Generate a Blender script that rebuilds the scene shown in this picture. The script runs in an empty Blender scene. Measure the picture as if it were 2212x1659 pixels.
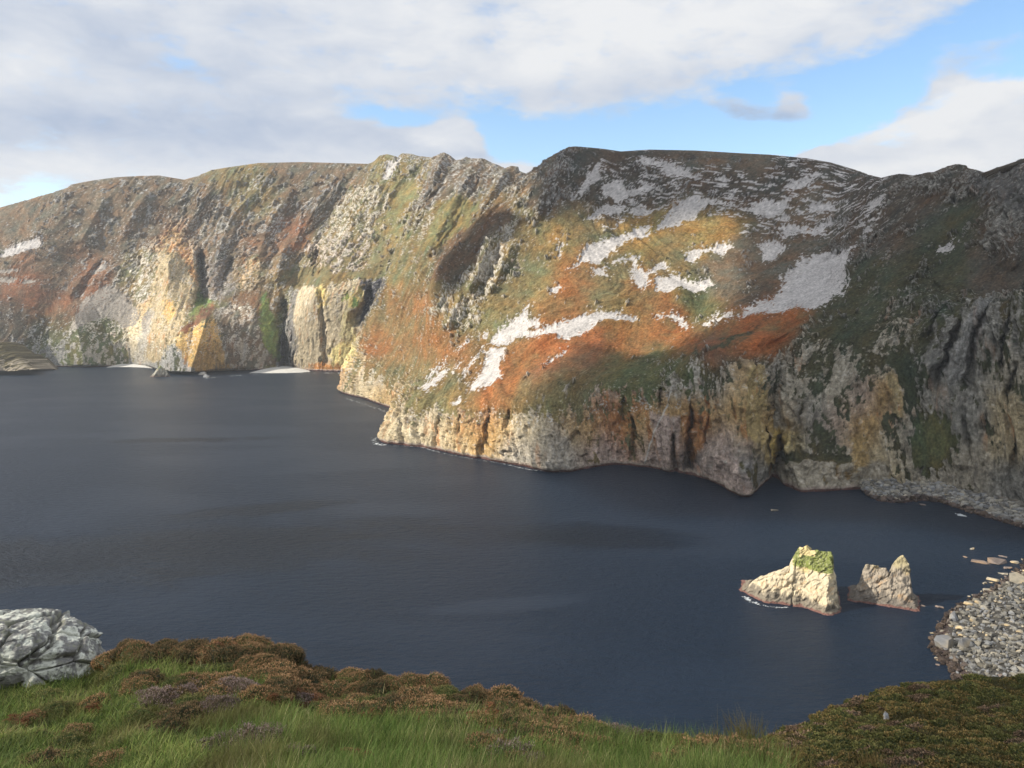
import bpy, math, random
import numpy as np
from math import radians, sin, cos, pi
S = bpy.context.scene
C = S.collection
random.seed(7); RNG = np.random.default_rng(7)

# ------------------------------------------------------------------ camera
H = 180.0
PITCH = radians(5.8)
FP = 1720.4                      # focal length in units of a 2212 x 1659 picture
cam = bpy.data.cameras.new('camera'); camo = bpy.data.objects.new('camera', cam); C.objects.link(camo)
cam.sensor_width = 36; cam.lens = 28; cam.clip_start = 0.1; cam.clip_end = 60000
camo.location = (0, 0, H); camo.rotation_euler = (pi/2-PITCH, 0, 0)
S.camera = camo
S.render.resolution_x = 1024; S.render.resolution_y = 768
S.render.engine = 'CYCLES'
S.view_settings.view_transform = 'Standard'; S.view_settings.look = 'None'
S.view_settings.exposure = 0.32; S.view_settings.gamma = 1
S.cycles.max_bounces = 6; S.cycles.diffuse_bounces = 2; S.cycles.glossy_bounces = 2
S.cycles.transparent_max_bounces = 8; S.cycles.volume_bounces = 0

# ------------------------------------------------------------------ sun
SUN_AZ = radians(-100)           # measured from +Y towards +X: the sun stands to the left, a little behind the camera
SUN_EL = radians(33)
SDIR = np.array([sin(SUN_AZ)*cos(SUN_EL), cos(SUN_AZ)*cos(SUN_EL), sin(SUN_EL)])
sl = bpy.data.lights.new('sun', 'SUN'); sl.energy = 5.0; sl.angle = radians(0.6); sl.color = (1.0, 0.93, 0.80)
so = bpy.data.objects.new('sun', sl); C.objects.link(so)
import mathutils
so.rotation_euler = mathutils.Vector(SDIR).to_track_quat('Z', 'Y').to_euler()

# ------------------------------------------------------------------ sky: nishita air with a procedural cloud deck
class NT:
    def __init__(s, tree): s.t = tree; s.t.nodes.clear()
    def n(s, kind, **kw):
        nd = s.t.nodes.new(kind)
        for k, v in kw.items():
            if k.startswith('i_'):
                key = k[2:]; key = int(key) if key.isdigit() else key
                s.link(v, nd.inputs[key])
            else: setattr(nd, k, v)
        return nd
    def link(s, v, sock):
        if hasattr(v, 'is_output'): s.t.links.new(v, sock)
        else: sock.default_value = v
    def m(s, op, a, b=0.0, c=None):
        nd = s.t.nodes.new('ShaderNodeMath'); nd.operation = op
        s.link(a, nd.inputs[0]); s.link(b, nd.inputs[1])
        if c is not None: s.link(c, nd.inputs[2])
        return nd.outputs[0]
    def mix(s, f, a, b, blend='MIX'):
        nd = s.t.nodes.new('ShaderNodeMix'); nd.data_type = 'RGBA'; nd.blend_type = blend
        s.link(f, nd.inputs[0]); s.link(a, nd.inputs[6]); s.link(b, nd.inputs[7]); return nd.outputs[2]
    def noise(s, vec, scale, detail=4, rough=.5, dist=0.0, out=0):
        nd = s.t.nodes.new('ShaderNodeTexNoise'); s.link(vec, nd.inputs['Vector'])
        nd.inputs['Scale'].default_value = scale; nd.inputs['Detail'].default_value = detail
        nd.inputs['Roughness'].default_value = rough; nd.inputs['Distortion'].default_value = dist
        return nd.outputs[out]
    def ramp(s, f, lo, hi, smooth=True):
        nd = s.t.nodes.new('ShaderNodeMapRange'); nd.interpolation_type = 'SMOOTHSTEP' if smooth else 'LINEAR'
        s.link(f, nd.inputs[0]); nd.inputs[1].default_value = lo; nd.inputs[2].default_value = hi
        return nd.outputs[0]

def ray(px, py):
    dx = (np.asarray(px, float)-1106)/FP; dy = (829.5-np.asarray(py, float))/FP
    return dx, cos(PITCH)+dy*sin(PITCH), -sin(PITCH)+dy*cos(PITCH)
def azel(px, py):
    x, y, z = ray(px, py); return math.atan2(x, y), math.atan2(z, math.hypot(x, y))

world = bpy.data.worlds.new('World'); S.world = world; world.use_nodes = True
w = NT(world.node_tree)
tc = w.n('ShaderNodeTexCoord').outputs['Generated']
sky = w.n('ShaderNodeTexSky'); sky.sky_type = 'NISHITA'; sky.sun_disc = False
sky.sun_elevation = SUN_EL; sky.sun_rotation = SUN_AZ; sky.altitude = 100; sky.air_density = 1.0; sky.dust_density = 0.6
sep = w.n('ShaderNodeSeparateXYZ', i_0=tc)
az = w.m('ARCTAN2', sep.outputs[0], sep.outputs[1]); el = w.m('ARCSINE', sep.outputs[2])
comb = w.n('ShaderNodeCombineXYZ', i_0=az, i_1=w.m('MULTIPLY', el, 2.4)).outputs[0]
nzb = w.noise(comb, 7.0, 6, .55, .3); nzc = w.noise(comb, 7.0, 6, .55, .3, out=1)
nzs = w.noise(comb, 2.2, 3, .5)
sc_ = w.n('ShaderNodeSeparateColor', i_0=nzc)
azw = w.m('ADD', az, w.m('MULTIPLY', w.m('SUBTRACT', sc_.outputs[0], .5), .10))
elw = w.m('ADD', el, w.m('MULTIPLY', w.m('SUBTRACT', sc_.outputs[1], .5), .055))
def blob(px, py, rx, ry, rot=0, warp=True):
    """soft ellipse on the sky; its place and radii are given in picture units and turned into azimuth and elevation"""
    a0, e0 = azel(px, py); ca, sa = cos(radians(rot)), sin(radians(rot))
    A = azw if warp else az; E = elw if warp else el
    da = w.m('SUBTRACT', A, a0); de = w.m('SUBTRACT', E, e0)
    u = w.m('ADD', w.m('MULTIPLY', da, ca), w.m('MULTIPLY', de, sa)); v = w.m('SUBTRACT', w.m('MULTIPLY', de, ca), w.m('MULTIPLY', da, sa))
    u = w.m('MULTIPLY', u, FP/rx); v = w.m('MULTIPLY', v, FP/ry)
    r = w.m('ADD', w.m('MULTIPLY', u, u), w.m('MULTIPLY', v, v))
    return w.m('POWER', 2.718, w.m('MULTIPLY', r, -1.0))
def total(lst):
    o = lst[0]
    for x in lst[1:]: o = w.m('ADD', o, x)
    return o
# clear gaps between the clouds
clear = total([blob(2260, 40, 150, 95, 35), blob(2080, 130, 150, 62, 28), blob(1900, 205, 190, 62, 18), blob(1700, 215, 200, 66, 10), blob(1470, 262, 200, 52, 8), blob(1240, 305, 150, 34, 0),
               blob(1080, 280, 110, 42, -25), blob(860, 243, 110, 24, -6), blob(1700, 305, 200, 34, 3), w.m('MULTIPLY', blob(395, 130, 60, 22, -30), .4), w.m('MULTIPLY', blob(20, 425, 110, 24, 20), .6), w.m('MULTIPLY', blob(2212, 215, 60, 20, 30), .8), w.m('MULTIPLY', blob(1900, 270, 80, 26, 20), .6)])
clear = w.m('MINIMUM', clear, 1.05)
cumul = total([blob(945, 300, 88, 40, 0), blob(1005, 290, 42, 26), blob(1125, 362, 42, 16), blob(1985, 240, 62, 34, 14), blob(2060, 215, 50, 34, 14), blob(2135, 240, 75, 40, 14), blob(2215, 230, 70, 45, 20), blob(1880, 290, 80, 24, 14), blob(2150, 320, 120, 34, 8), blob(1760, 345, 120, 20, 4), blob(2000, 352, 300, 22, 4),
               w.m('MULTIPLY', blob(2120, 115, 105, 36, 15), .62), w.m('MULTIPLY', blob(1635, 235, 80, 26, -6), .95), w.m('MULTIPLY', blob(1693, 205, 32, 30), 1.0), w.m('MULTIPLY', blob(1540, 215, 60, 16), .45), blob(740, 325, 170, 36)])
nzf = w.noise(comb, 24.0, 7, .62, .2)
cov = w.m('SUBTRACT', w.m('ADD', 1.02, w.m('ADD', w.m('MULTIPLY', w.m('SUBTRACT', nzb, .5), .9), w.m('MULTIPLY', w.m('SUBTRACT', nzf, .5), 1.35))), w.m('MULTIPLY', clear, 1.15))
cov = w.m('ADD', cov, w.m('MULTIPLY', w.m('MINIMUM', cumul, 1.1), 1.0))
cov = w.ramp(cov, .12, .98)
# tone of the cloud: lit white tops, grey-blue undersides
grey = total([w.m('MULTIPLY', blob(150, 275, 560, 60, 4), .95), w.m('MULTIPLY', blob(700, 262, 300, 30, -6), .45), w.m('MULTIPLY', blob(1610, 246, 100, 28, -5), 1.5), w.m('MULTIPLY', blob(120, 60, 420, 50, 0), .5), w.m('MULTIPLY', blob(2120, 130, 130, 36, 15), .55),
              w.m('MULTIPLY', blob(1350, 195, 420, 34, 6), .45), w.m('MULTIPLY', blob(500, 170, 330, 22, -4), .4), w.m('MULTIPLY', blob(2060, 300, 200, 22, 12), .3), w.m('MULTIPLY', blob(2120, 250, 160, 60, 14), -.5), w.m('MULTIPLY', blob(1000, 325, 110, 15, 0), .5),
              w.m('MULTIPLY', blob(2070, 230, 150, 20, 14), -.6), w.m('MULTIPLY', blob(2050, 372, 320, 26, 0), -.4), w.m('MULTIPLY', blob(1450, 40, 420, 80, 5), -.6), w.m('MULTIPLY', blob(945, 282, 80, 18), -.6), w.m('MULTIPLY', blob(300, 370, 500, 30, 0), -.3), w.m('MULTIPLY', blob(30, 110, 120, 30, 0), -.5)])
tone = w.m('SUBTRACT', w.m('ADD', .70, w.m('MULTIPLY', w.m('SUBTRACT', nzs, .5), .5)), w.m('MULTIPLY', grey, .55))
nzm = w.noise(comb, 12.0, 7, .6, .4)
tone = w.m('ADD', tone, w.m('ADD', w.m('MULTIPLY', w.m('SUBTRACT', nzb, .5), .6), w.m('MULTIPLY', w.m('SUBTRACT', nzm, .5), .95)))
ccol = w.mix(w.ramp(tone, 0, 1, False), (.36, .43, .56, 1), (.71, .72, .735, 1))
skc = w.n('ShaderNodeHueSaturation', i_Color=sky.outputs[0]); skc.inputs['Saturation'].default_value = 1.12
skym = w.n('ShaderNodeVectorMath', operation='SCALE', i_0=skc.outputs[0]); skym.inputs['Scale'].default_value = 1.30
SKY_ST = 0.14
cs = w.n('ShaderNodeVectorMath', operation='SCALE', i_0=ccol); cs.inputs['Scale'].default_value = 1/SKY_ST
final = w.mix(cov, skym.outputs[0], cs.outputs[0])
bg = w.n('ShaderNodeBackground', i_Color=final); bg.inputs['Strength'].default_value = SKY_ST
wo = w.n('ShaderNodeOutputWorld', i_Surface=bg.outputs[0])
world.cycles.sampling_method = 'MANUAL'; world.cycles.sample_map_resolution = 512

# ------------------------------------------------------------------ helpers
def tag(o, label=None, cat=None, group=None, kind=None):
    if label: o['label'] = label
    if cat: o['category'] = cat
    if group: o['group'] = group
    if kind: o['kind'] = kind
    return o
def pt(px, py, d):
    x, y, z = ray(px, py); t = d/y
    return np.stack([x*t, y*t, H+z*t], -1)
def sea(px, py):
    x, y, z = ray(px, py); t = -H/z
    return np.stack([x*t, y*t, H+z*t], -1)
def proj(P):
    x, y, z = P[..., 0], P[..., 1], P[..., 2]-H
    f = y*cos(PITCH)-z*sin(PITCH); u = y*sin(PITCH)+z*cos(PITCH)
    f = np.where(np.abs(f) < 1e-3, 1e-3, f)
    return 1106+FP*x/f, 829.5-FP*u/f
_perm = np.random.default_rng(11).permutation(256).astype(np.int32); _perm = np.concatenate([_perm, _perm, _perm])
_g3 = np.random.default_rng(5).normal(size=(256, 3)).astype(np.float32); _g3 /= np.linalg.norm(_g3, axis=1)[:, None]
_g2 = np.stack([np.cos(np.arange(256)*2.399), np.sin(np.arange(256)*2.399)], 1).astype(np.float32)
def n2(x, y):
    x = np.asarray(x, np.float32); y = np.asarray(y, np.float32)
    xi = np.floor(x).astype(np.int32); yi = np.floor(y).astype(np.int32)
    xf = x-xi; yf = y-yi; xi &= 255; yi &= 255
    u = xf*xf*xf*(xf*(xf*6-15)+10); v = yf*yf*yf*(yf*(yf*6-15)+10)
    def g(ix, iy, fx, fy):
        h = _perm[_perm[ix]+iy] & 255; gg = _g2[h]; return gg[..., 0]*fx+gg[..., 1]*fy
    a = g(xi, yi, xf, yf); b = g((xi+1) & 255, yi, xf-1, yf); c = g(xi, (yi+1) & 255, xf, yf-1); d = g((xi+1) & 255, (yi+1) & 255, xf-1, yf-1)
    return (a+(b-a)*u+(c-a)*v+(a-b-c+d)*u*v)*1.5
def n3(x, y, z):
    x = np.asarray(x, np.float32); y = np.asarray(y, np.float32); z = np.asarray(z, np.float32)
    xi = np.floor(x).astype(np.int32); yi = np.floor(y).astype(np.int32); zi = np.floor(z).astype(np.int32)
    xf = x-xi; yf = y-yi; zf = z-zi; xi &= 255; yi &= 255; zi &= 255
    s = lambda t: t*t*t*(t*(t*6-15)+10)
    u, v, w_ = s(xf), s(yf), s(zf); out = 0
    for dx in (0, 1):
        wx = u if dx else 1-u
        for dy in (0, 1):
            wy = v if dy else 1-v; h1 = _perm[_perm[(xi+dx) & 255]+((yi+dy) & 255)]
            for dz in (0, 1):
                wz = w_ if dz else 1-w_
                gg = _g3[_perm[h1+((zi+dz) & 255)] & 255]
                out = out+wx*wy*wz*(gg[..., 0]*(xf-dx)+gg[..., 1]*(yf-dy)+gg[..., 2]*(zf-dz))
    return out*1.6
def fbm2(x, y, o=4, g=.5, l=2.03):
    a = 1; t = 0; r = 0
    for i in range(o): r = r+a*n2(x+17.3*i, y-9.1*i); t += a; a *= g; x = x*l; y = y*l
    return r/t
def rid2(x, y, o=4, g=.5, l=2.03):
    a = 1; t = 0; r = 0
    for i in range(o): r = r+a*(1-2*np.abs(n2(x+31.3*i, y-7.7*i))); t += a; a *= g; x = x*l; y = y*l
    return r/t
def fbm3(x, y, z, o=3, g=.5, l=2.03):
    a = 1; t = 0; r = 0
    for i in range(o): r = r+a*n3(x+11.3*i, y-5.1*i, z+3.7*i); t += a; a *= g; x = x*l; y = y*l; z = z*l
    return r/t
def rid3(x, y, z, o=3, g=.5, l=2.03):
    a = 1; t = 0; r = 0
    for i in range(o): r = r+a*(1-2*np.abs(n3(x+11.3*i, y-5.1*i, z+3.7*i))); t += a; a *= g; x = x*l; y = y*l; z = z*l
    return r/t
def sst(x, a, b):
    t = np.clip((x-a)/(b-a), 0, 1); return t*t*(3-2*t)
def pchip(K, t):
    """K: (n,...) samples at 0..n-1, t: (m,) parameters; monotone cubic, never overshoots"""
    K = np.asarray(K, float); n = len(K); D = K[1:]-K[:-1]; T = np.zeros_like(K)
    a, b = D[:-1], D[1:]; s = a*b > 0
    T[1:-1] = np.where(s, 2*a*b/np.where(s, a+b, 1), 0); T[0] = D[0]; T[-1] = D[-1]
    i = np.clip(np.floor(t).astype(int), 0, n-2); f = (t-i).reshape((-1,)+(1,)*(K.ndim-1))
    h00 = 2*f**3-3*f**2+1; h10 = f**3-2*f**2+f; h01 = -2*f**3+3*f**2; h11 = f**3-f**2
    return h00*K[i]+h10*T[i]+h01*K[i+1]+h11*T[i+1]
def facets(x, y, seed=0):
    """faceted rock: each cell is a randomly tilted plane; returns height in cell units and the cell's own random value"""
    xi = np.floor(x).astype(np.int32); yi = np.floor(y).astype(np.int32)
    b1 = np.full(x.shape, 9., np.float32); h = np.zeros(x.shape, np.float32); rv = np.zeros(x.shape, np.float32); b2 = np.full(x.shape, 9., np.float32)
    rt = np.random.default_rng(100+seed).random((256, 5)).astype(np.float32)
    for dx in (-1, 0, 1):
        for dy in (-1, 0, 1):
            k = _perm[(_perm[(xi+dx+seed) & 255]+(yi+dy)) & 255]; q = rt[k]
            ex = x-(xi+dx+q[..., 0]); ey = y-(yi+dy+q[..., 1]); d = ex*ex+ey*ey
            m = d < b1; b2 = np.where(m, b1, np.minimum(b2, d)); b1 = np.where(m, d, b1)
            h = np.where(m, (q[..., 2]-.5)+(q[..., 3]-.5)*1.6*ex+(q[..., 4]-.5)*1.6*ey, h); rv = np.where(m, q[..., 2], rv)
    return h, rv, np.sqrt(b2)-np.sqrt(b1)

def seg_dist(px, py, pts):
    """distance to a polyline and the parameter along it"""
    best = np.full(px.shape, 1e9, np.float32); bt = np.zeros(px.shape, np.float32); side = np.zeros(px.shape, np.float32)
    n = len(pts)-1
    for k in range(n):
        (x0, y0), (x1, y1) = pts[k], pts[k+1]; dx, dy = x1-x0, y1-y0; L = dx*dx+dy*dy+1e-9
        t = np.clip(((px-x0)*dx+(py-y0)*dy)/L, 0, 1); ex = px-x0-t*dx; ey = py-y0-t*dy; d = np.sqrt(ex*ex+ey*ey)
        m = d < best; best = np.where(m, d, best); bt = np.where(m, (k+t)/n, bt); side = np.where(m, np.sign(ex+1e-6), side)
    return best, bt, side
def poly_sd(px, py, poly, pad=14):
    """signed distance to a polygon (inside positive), only worked out near it"""
    out = np.full(px.shape, -99.0, np.float32); P = np.array(poly, float)
    m = (px > P[:, 0].min()-pad) & (px < P[:, 0].max()+pad) & (py > P[:, 1].min()-pad) & (py < P[:, 1].max()+pad)
    if not m.any(): return out
    x = px[m]; y = py[m]; d = np.full(x.shape, 1e9); ins = np.zeros(x.shape, bool); n = len(P)
    for k in range(n):
        x0, y0 = P[k]; x1, y1 = P[(k+1) % n]; dx, dy = x1-x0, y1-y0; L = dx*dx+dy*dy+1e-9
        t = np.clip(((x-x0)*dx+(y-y0)*dy)/L, 0, 1); d = np.minimum(d, np.hypot(x-x0-t*dx, y-y0-t*dy))
        c = (y0 > y) != (y1 > y); xx = x0+(y-y0)*dx/(dy if abs(dy) > 1e-9 else 1e-9); ins ^= c & (x < xx)
    out[m] = np.where(ins, d, -d); return out
def np_mesh(name, V, F, mat=None, col=None, smooth=False, parent=None, link=True):
    me = bpy.data.meshes.new(name); V = np.asarray(V, np.float32); F = np.asarray(F, np.int32); k = F.shape[1]
    me.vertices.add(len(V)); me.vertices.foreach_set('co', V.ravel())
    me.loops.add(F.size); me.loops.foreach_set('vertex_index', F.ravel())
    me.polygons.add(len(F)); me.polygons.foreach_set('loop_start', np.arange(0, F.size, k, dtype=np.int32))
    me.polygons.foreach_set('loop_total', np.full(len(F), k, np.int32))
    if smooth: me.polygons.foreach_set('use_smooth', np.ones(len(F), bool))
    if col is not None:
        ca = me.color_attributes.new('Col', 'FLOAT_COLOR', 'POINT')
        cc = np.ones((len(V), 4), np.float32); cc[:, :3] = col; ca.data.foreach_set('color', cc.ravel())
    me.update(calc_edges=True)
    if mat: me.materials.append(mat)
    if not link: return me
    o = bpy.data.objects.new(name, me); C.objects.link(o)
    if parent: o.parent = parent
    return o
def grid_faces(nr, nc):
    i = np.arange(nr*nc).reshape(nr, nc)
    return np.stack([i[:-1, :-1], i[:-1, 1:], i[1:, 1:], i[1:, :-1]], -1).reshape(-1, 4)
def sub_mesh(name, V, F, mask, mat, col, **kw):
    F2 = F[mask]; u, inv = np.unique(F2.ravel(), return_inverse=True)
    return np_mesh(name, V[u], inv.reshape(F2.shape), mat, col[u], **kw)

def ground_mat(name, grain=.35, scale=1.0, rough=.9, bump=.6, bdist=1.0, spec=.2, grain2=0.0):
    """base colour from the surface's own colour map, broken up by fine procedural grain and relief"""
    m = bpy.data.materials.new(name); m.use_nodes = True; n = NT(m.node_tree)
    at = n.n('ShaderNodeAttribute', attribute_name='Col').outputs['Color']
    oc = n.n('ShaderNodeTexCoord').outputs['Object']
    a = n.noise(oc, scale, 5, .65); b = n.noise(oc, scale*.17, 4, .6)
    f = n.m('ADD', n.m('MULTIPLY', n.ramp(a, .25, .75, False), grain*2), 1-grain)
    f = n.m('MULTIPLY', f, n.m('ADD', n.m('MULTIPLY', n.ramp(b, .3, .7, False), grain), 1-grain*.5))
    v = n.n('ShaderNodeVectorMath', operation='SCALE', i_0=at); n.link(f, v.inputs['Scale'])
    p = n.n('ShaderNodeBsdfPrincipled'); n.link(v.outputs[0], p.inputs['Base Color'])
    p.inputs['Roughness'].default_value = rough; p.inputs['Specular IOR Level'].default_value = spec
    bm = n.n('ShaderNodeBump'); bm.inputs['Strength'].default_value = bump; bm.inputs['Distance'].default_value = bdist
    n.link(n.m('ADD', a, n.m('MULTIPLY', b, 2)), bm.inputs['Height']); n.link(bm.outputs[0], p.inputs['Normal'])
    n.n('ShaderNodeOutputMaterial', i_Surface=p.outputs[0]); return m
M_land = ground_mat('cliff_cover', .38, .55, .95, .8, 2.0, .1)
M_scree = ground_mat('scree_stones', .22, .8, .95, .7, 1.2, .1)

# ------------------------------------------------------------------ the land: lofted through fall lines from waterline to skyline
# each line: [(px, py, depth or None=sea level) x 6]; levels: waterline, cliff top, low, middle, upper, skyline
def L(base, c1, c2, c3, c4, sk, dsky, fr=(.05, .22, .45, .72), dd=None, d0=None):
    b = sea(*base); D0 = b[1]
    ds = dd if dd else [D0+(dsky-D0)*f for f in fr]
    pts_ = [b]+[pt(c[0], c[1], d) for c, d in zip((c1, c2, c3, c4), ds)]+[pt(sk[0], sk[1], dsky)]
    return np.array(pts_)
LINES = [
 L((-1500, 800), (-1490, 760), (-1480, 730), (-1470, 700), (-1450, 670), (-1440, 645), 2700),
 L((-130, 800), (-120, 750), (-100, 690), (-70, 610), (-30, 530), (10, 449), 2750),
 L((20, 797), (25, 750), (45, 690), (70, 610), (115, 510), (150, 405), 2750),
 L((90, 793), (95, 750), (115, 690), (145, 615), (195, 515), (250, 383), 2750),
 L((165, 792), (168, 740), (185, 680), (215, 610), (275, 510), (345, 379), 2750),
 L((240, 791), (243, 745), (255, 690), (285, 615), (345, 510), (415, 384), 2750),
 L((310, 790), (312, 740), (325, 680), (355, 590), (410, 500), (490, 362), 2750),
 L((400, 800), (405, 745), (420, 680), (450, 600), (515, 490), (590, 351), 2750),
 L((500, 800), (505, 745), (520, 680), (555, 600), (620, 490), (690, 351), 2730),
 L((600, 797), (606, 740), (615, 680), (645, 600), (710, 480), (780, 353), 2700),
 L((670, 800), (682, 650), (695, 605), (730, 540), (785, 450), (850, 334), 2650, (.03, .08, .30, .6)),
 L((735, 802), (762, 630), (780, 590), (815, 530), (855, 440), (912, 337), 2600, (.03, .08, .30, .6)),
 L((800, 802), (835, 620), (848, 575), (880, 500), (915, 430), (950, 334), 2500, (.03, .08, .3, .6)),
 # the middle mountain steps forward
 L((737, 842), (748, 795), (790, 715), (835, 610), (895, 480), (962, 331), 2350, dd=(1650, 1770, 1930, 2150)),
 L((792, 862), (802, 810), (840, 735), (885, 615), (955, 475), (1045, 345), 2250, dd=(1500, 1620, 1790, 2020)),
 L((842, 880), (850, 830), (882, 755), (920, 645), (1010, 490), (1105, 359), 2150, dd=(1390, 1490, 1660, 1920)),
 L((872, 888), (876, 850), (900, 775), (945, 640), (1060, 480), (1165, 380), 2080, dd=(1300, 1370, 1560, 1900)),
 # the front hill
 L((822, 950), (850, 888), (912, 785), (942, 600), (1030, 480), (1157, 371), 1760, dd=(1070, 1230, 1400, 1570)),
 L((930, 968), (935, 895), (985, 790), (1010, 650), (1090, 470), (1190, 340), 1720),
 L((1010, 985), (1020, 885), (1080, 780), (1110, 640), (1170, 470), (1235, 317), 1700),
 L((1110, 1002), (1110, 885), (1170, 760), (1210, 620), (1260, 470), (1340, 325), 1720),
 L((1215, 1017), (1200, 880), (1270, 760), (1320, 620), (1370, 480), (1450, 325), 1750),
 L((1330, 1003), (1310, 850), (1380, 750), (1430, 620), (1480, 490), (1560, 329), 1750),
 L((1440, 1015), (1420, 840), (1480, 745), (1530, 640), (1580, 500), (1660, 336), 1700),
 L((1530, 1035), (1520, 800), (1580, 720), (1630, 630), (1690, 510), (1760, 350), 1620),
 L((1612, 1066), (1600, 780), (1660, 710), (1720, 620), (1780, 510), (1850, 370), 1550, (.12, .25, .45, .7)),
 L((1665, 1035), (1680, 770), (1730, 700), (1790, 620), (1840, 510), (1900, 384), 1450, (.14, .27, .47, .72)),
 L((1740, 1062), (1750, 760), (1800, 690), (1840, 620), (1890, 510), (1960, 376), 1350, (.2, .32, .5, .75)),
 L((1880, 1055), (1850, 760), (1900, 680), (1940, 600), (1980, 500), (2060, 356), 1260, (.25, .37, .55, .75)),
 L((2000, 1060), (1970, 740), (2010, 660), (2040, 590), (2080, 500), (2130, 372), 1180, (.27, .4, .6, .8)),
 L((2100, 1075), (2080, 690), (2110, 640), (2140, 570), (2170, 470), (2215, 343), 1080, (.27, .45, .62, .82)),
 L((2235, 1100), (2200, 690), (2240, 640), (2260, 570), (2290, 460), (2340, 300), 960, (.3, .5, .65, .85)),
 L((2480, 1200), (2450, 760), (2480, 640), (2520, 540), (2560, 440), (2620, 260), 800, (.3, .5, .65, .85)),
 L((2900, 1400), (2900, 900), (2950, 700), (3000, 540), (3050, 440), (3100, 260), 620, (.3, .5, .65, .85)),
]
LK = np.array(LINES)                                     # K x 6 x 3
K = len(LK)
under = LK[:, 0:1]+np.array([[[0, 0, -14.]]]); under[:, :, 1] -= 4
b1 = LK[:, 5:6]+np.array([[[0, 160., -6.]]]); b2 = LK[:, 5:6]+np.array([[[40, 700., -160.]]]); b3 = b2+np.array([[[0, 900., 0]]]); b3[..., 2] = -20
ALL = np.concatenate([under, LK, b1, b2, b3], 1)         # levels: 0 under,1..6 lines,7,8,9
pp = proj(LK)
ncol = []
for k in range(K-1):
    e = np.median(np.hypot(pp[0][k+1]-pp[0][k], 0.3*(pp[1][k+1]-pp[1][k])))
    ncol.append(int(np.clip(e*.62, 30, 90)) if 0 < k < K-3 else 70)
ut = np.concatenate([k+np.arange(n)/n for k, n in enumerate(ncol)]+[[K-1]])
nrow = [5, 150, 70, 80, 85, 95, 26, 8, 3]
vt = np.concatenate([k+np.arange(n)/n for k, n in enumerate(nrow)]+[[9]])
P0 = pchip(ALL, ut)                                      # cols x 10 x 3
P0 = np.moveaxis(pchip(np.moveaxis(P0, 1, 0), vt), 0, 0) # rows x cols x 3
NR, NC = P0.shape[:2]
UU = np.broadcast_to(ut[None, :], (NR, NC)).astype(np.float32); VV = np.broadcast_to(vt[:, None], (NR, NC)).astype(np.float32)
def normals(P):
    du = np.gradient(P, axis=1); dv = np.gradient(P, axis=0); n = np.cross(du, dv); n /= np.linalg.norm(n, axis=-1, keepdims=True)+1e-9
    return n
r1 = np.searchsorted(vt, 2.0); r3 = np.searchsorted(vt, 4.0)
su = np.concatenate([[0], np.cumsum(np.linalg.norm(np.diff(P0[(r1+r3)//2], axis=0), axis=1))])
su = np.minimum(su, 1e9)[None, :]*np.ones((NR, 1))
sv = np.concatenate([np.zeros((1, NC)), np.cumsum(np.linalg.norm(np.diff(P0, axis=0), axis=2), axis=0)])
su = su.astype(np.float32); sv = sv.astype(np.float32)
PX, PY = proj(P0)

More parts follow.
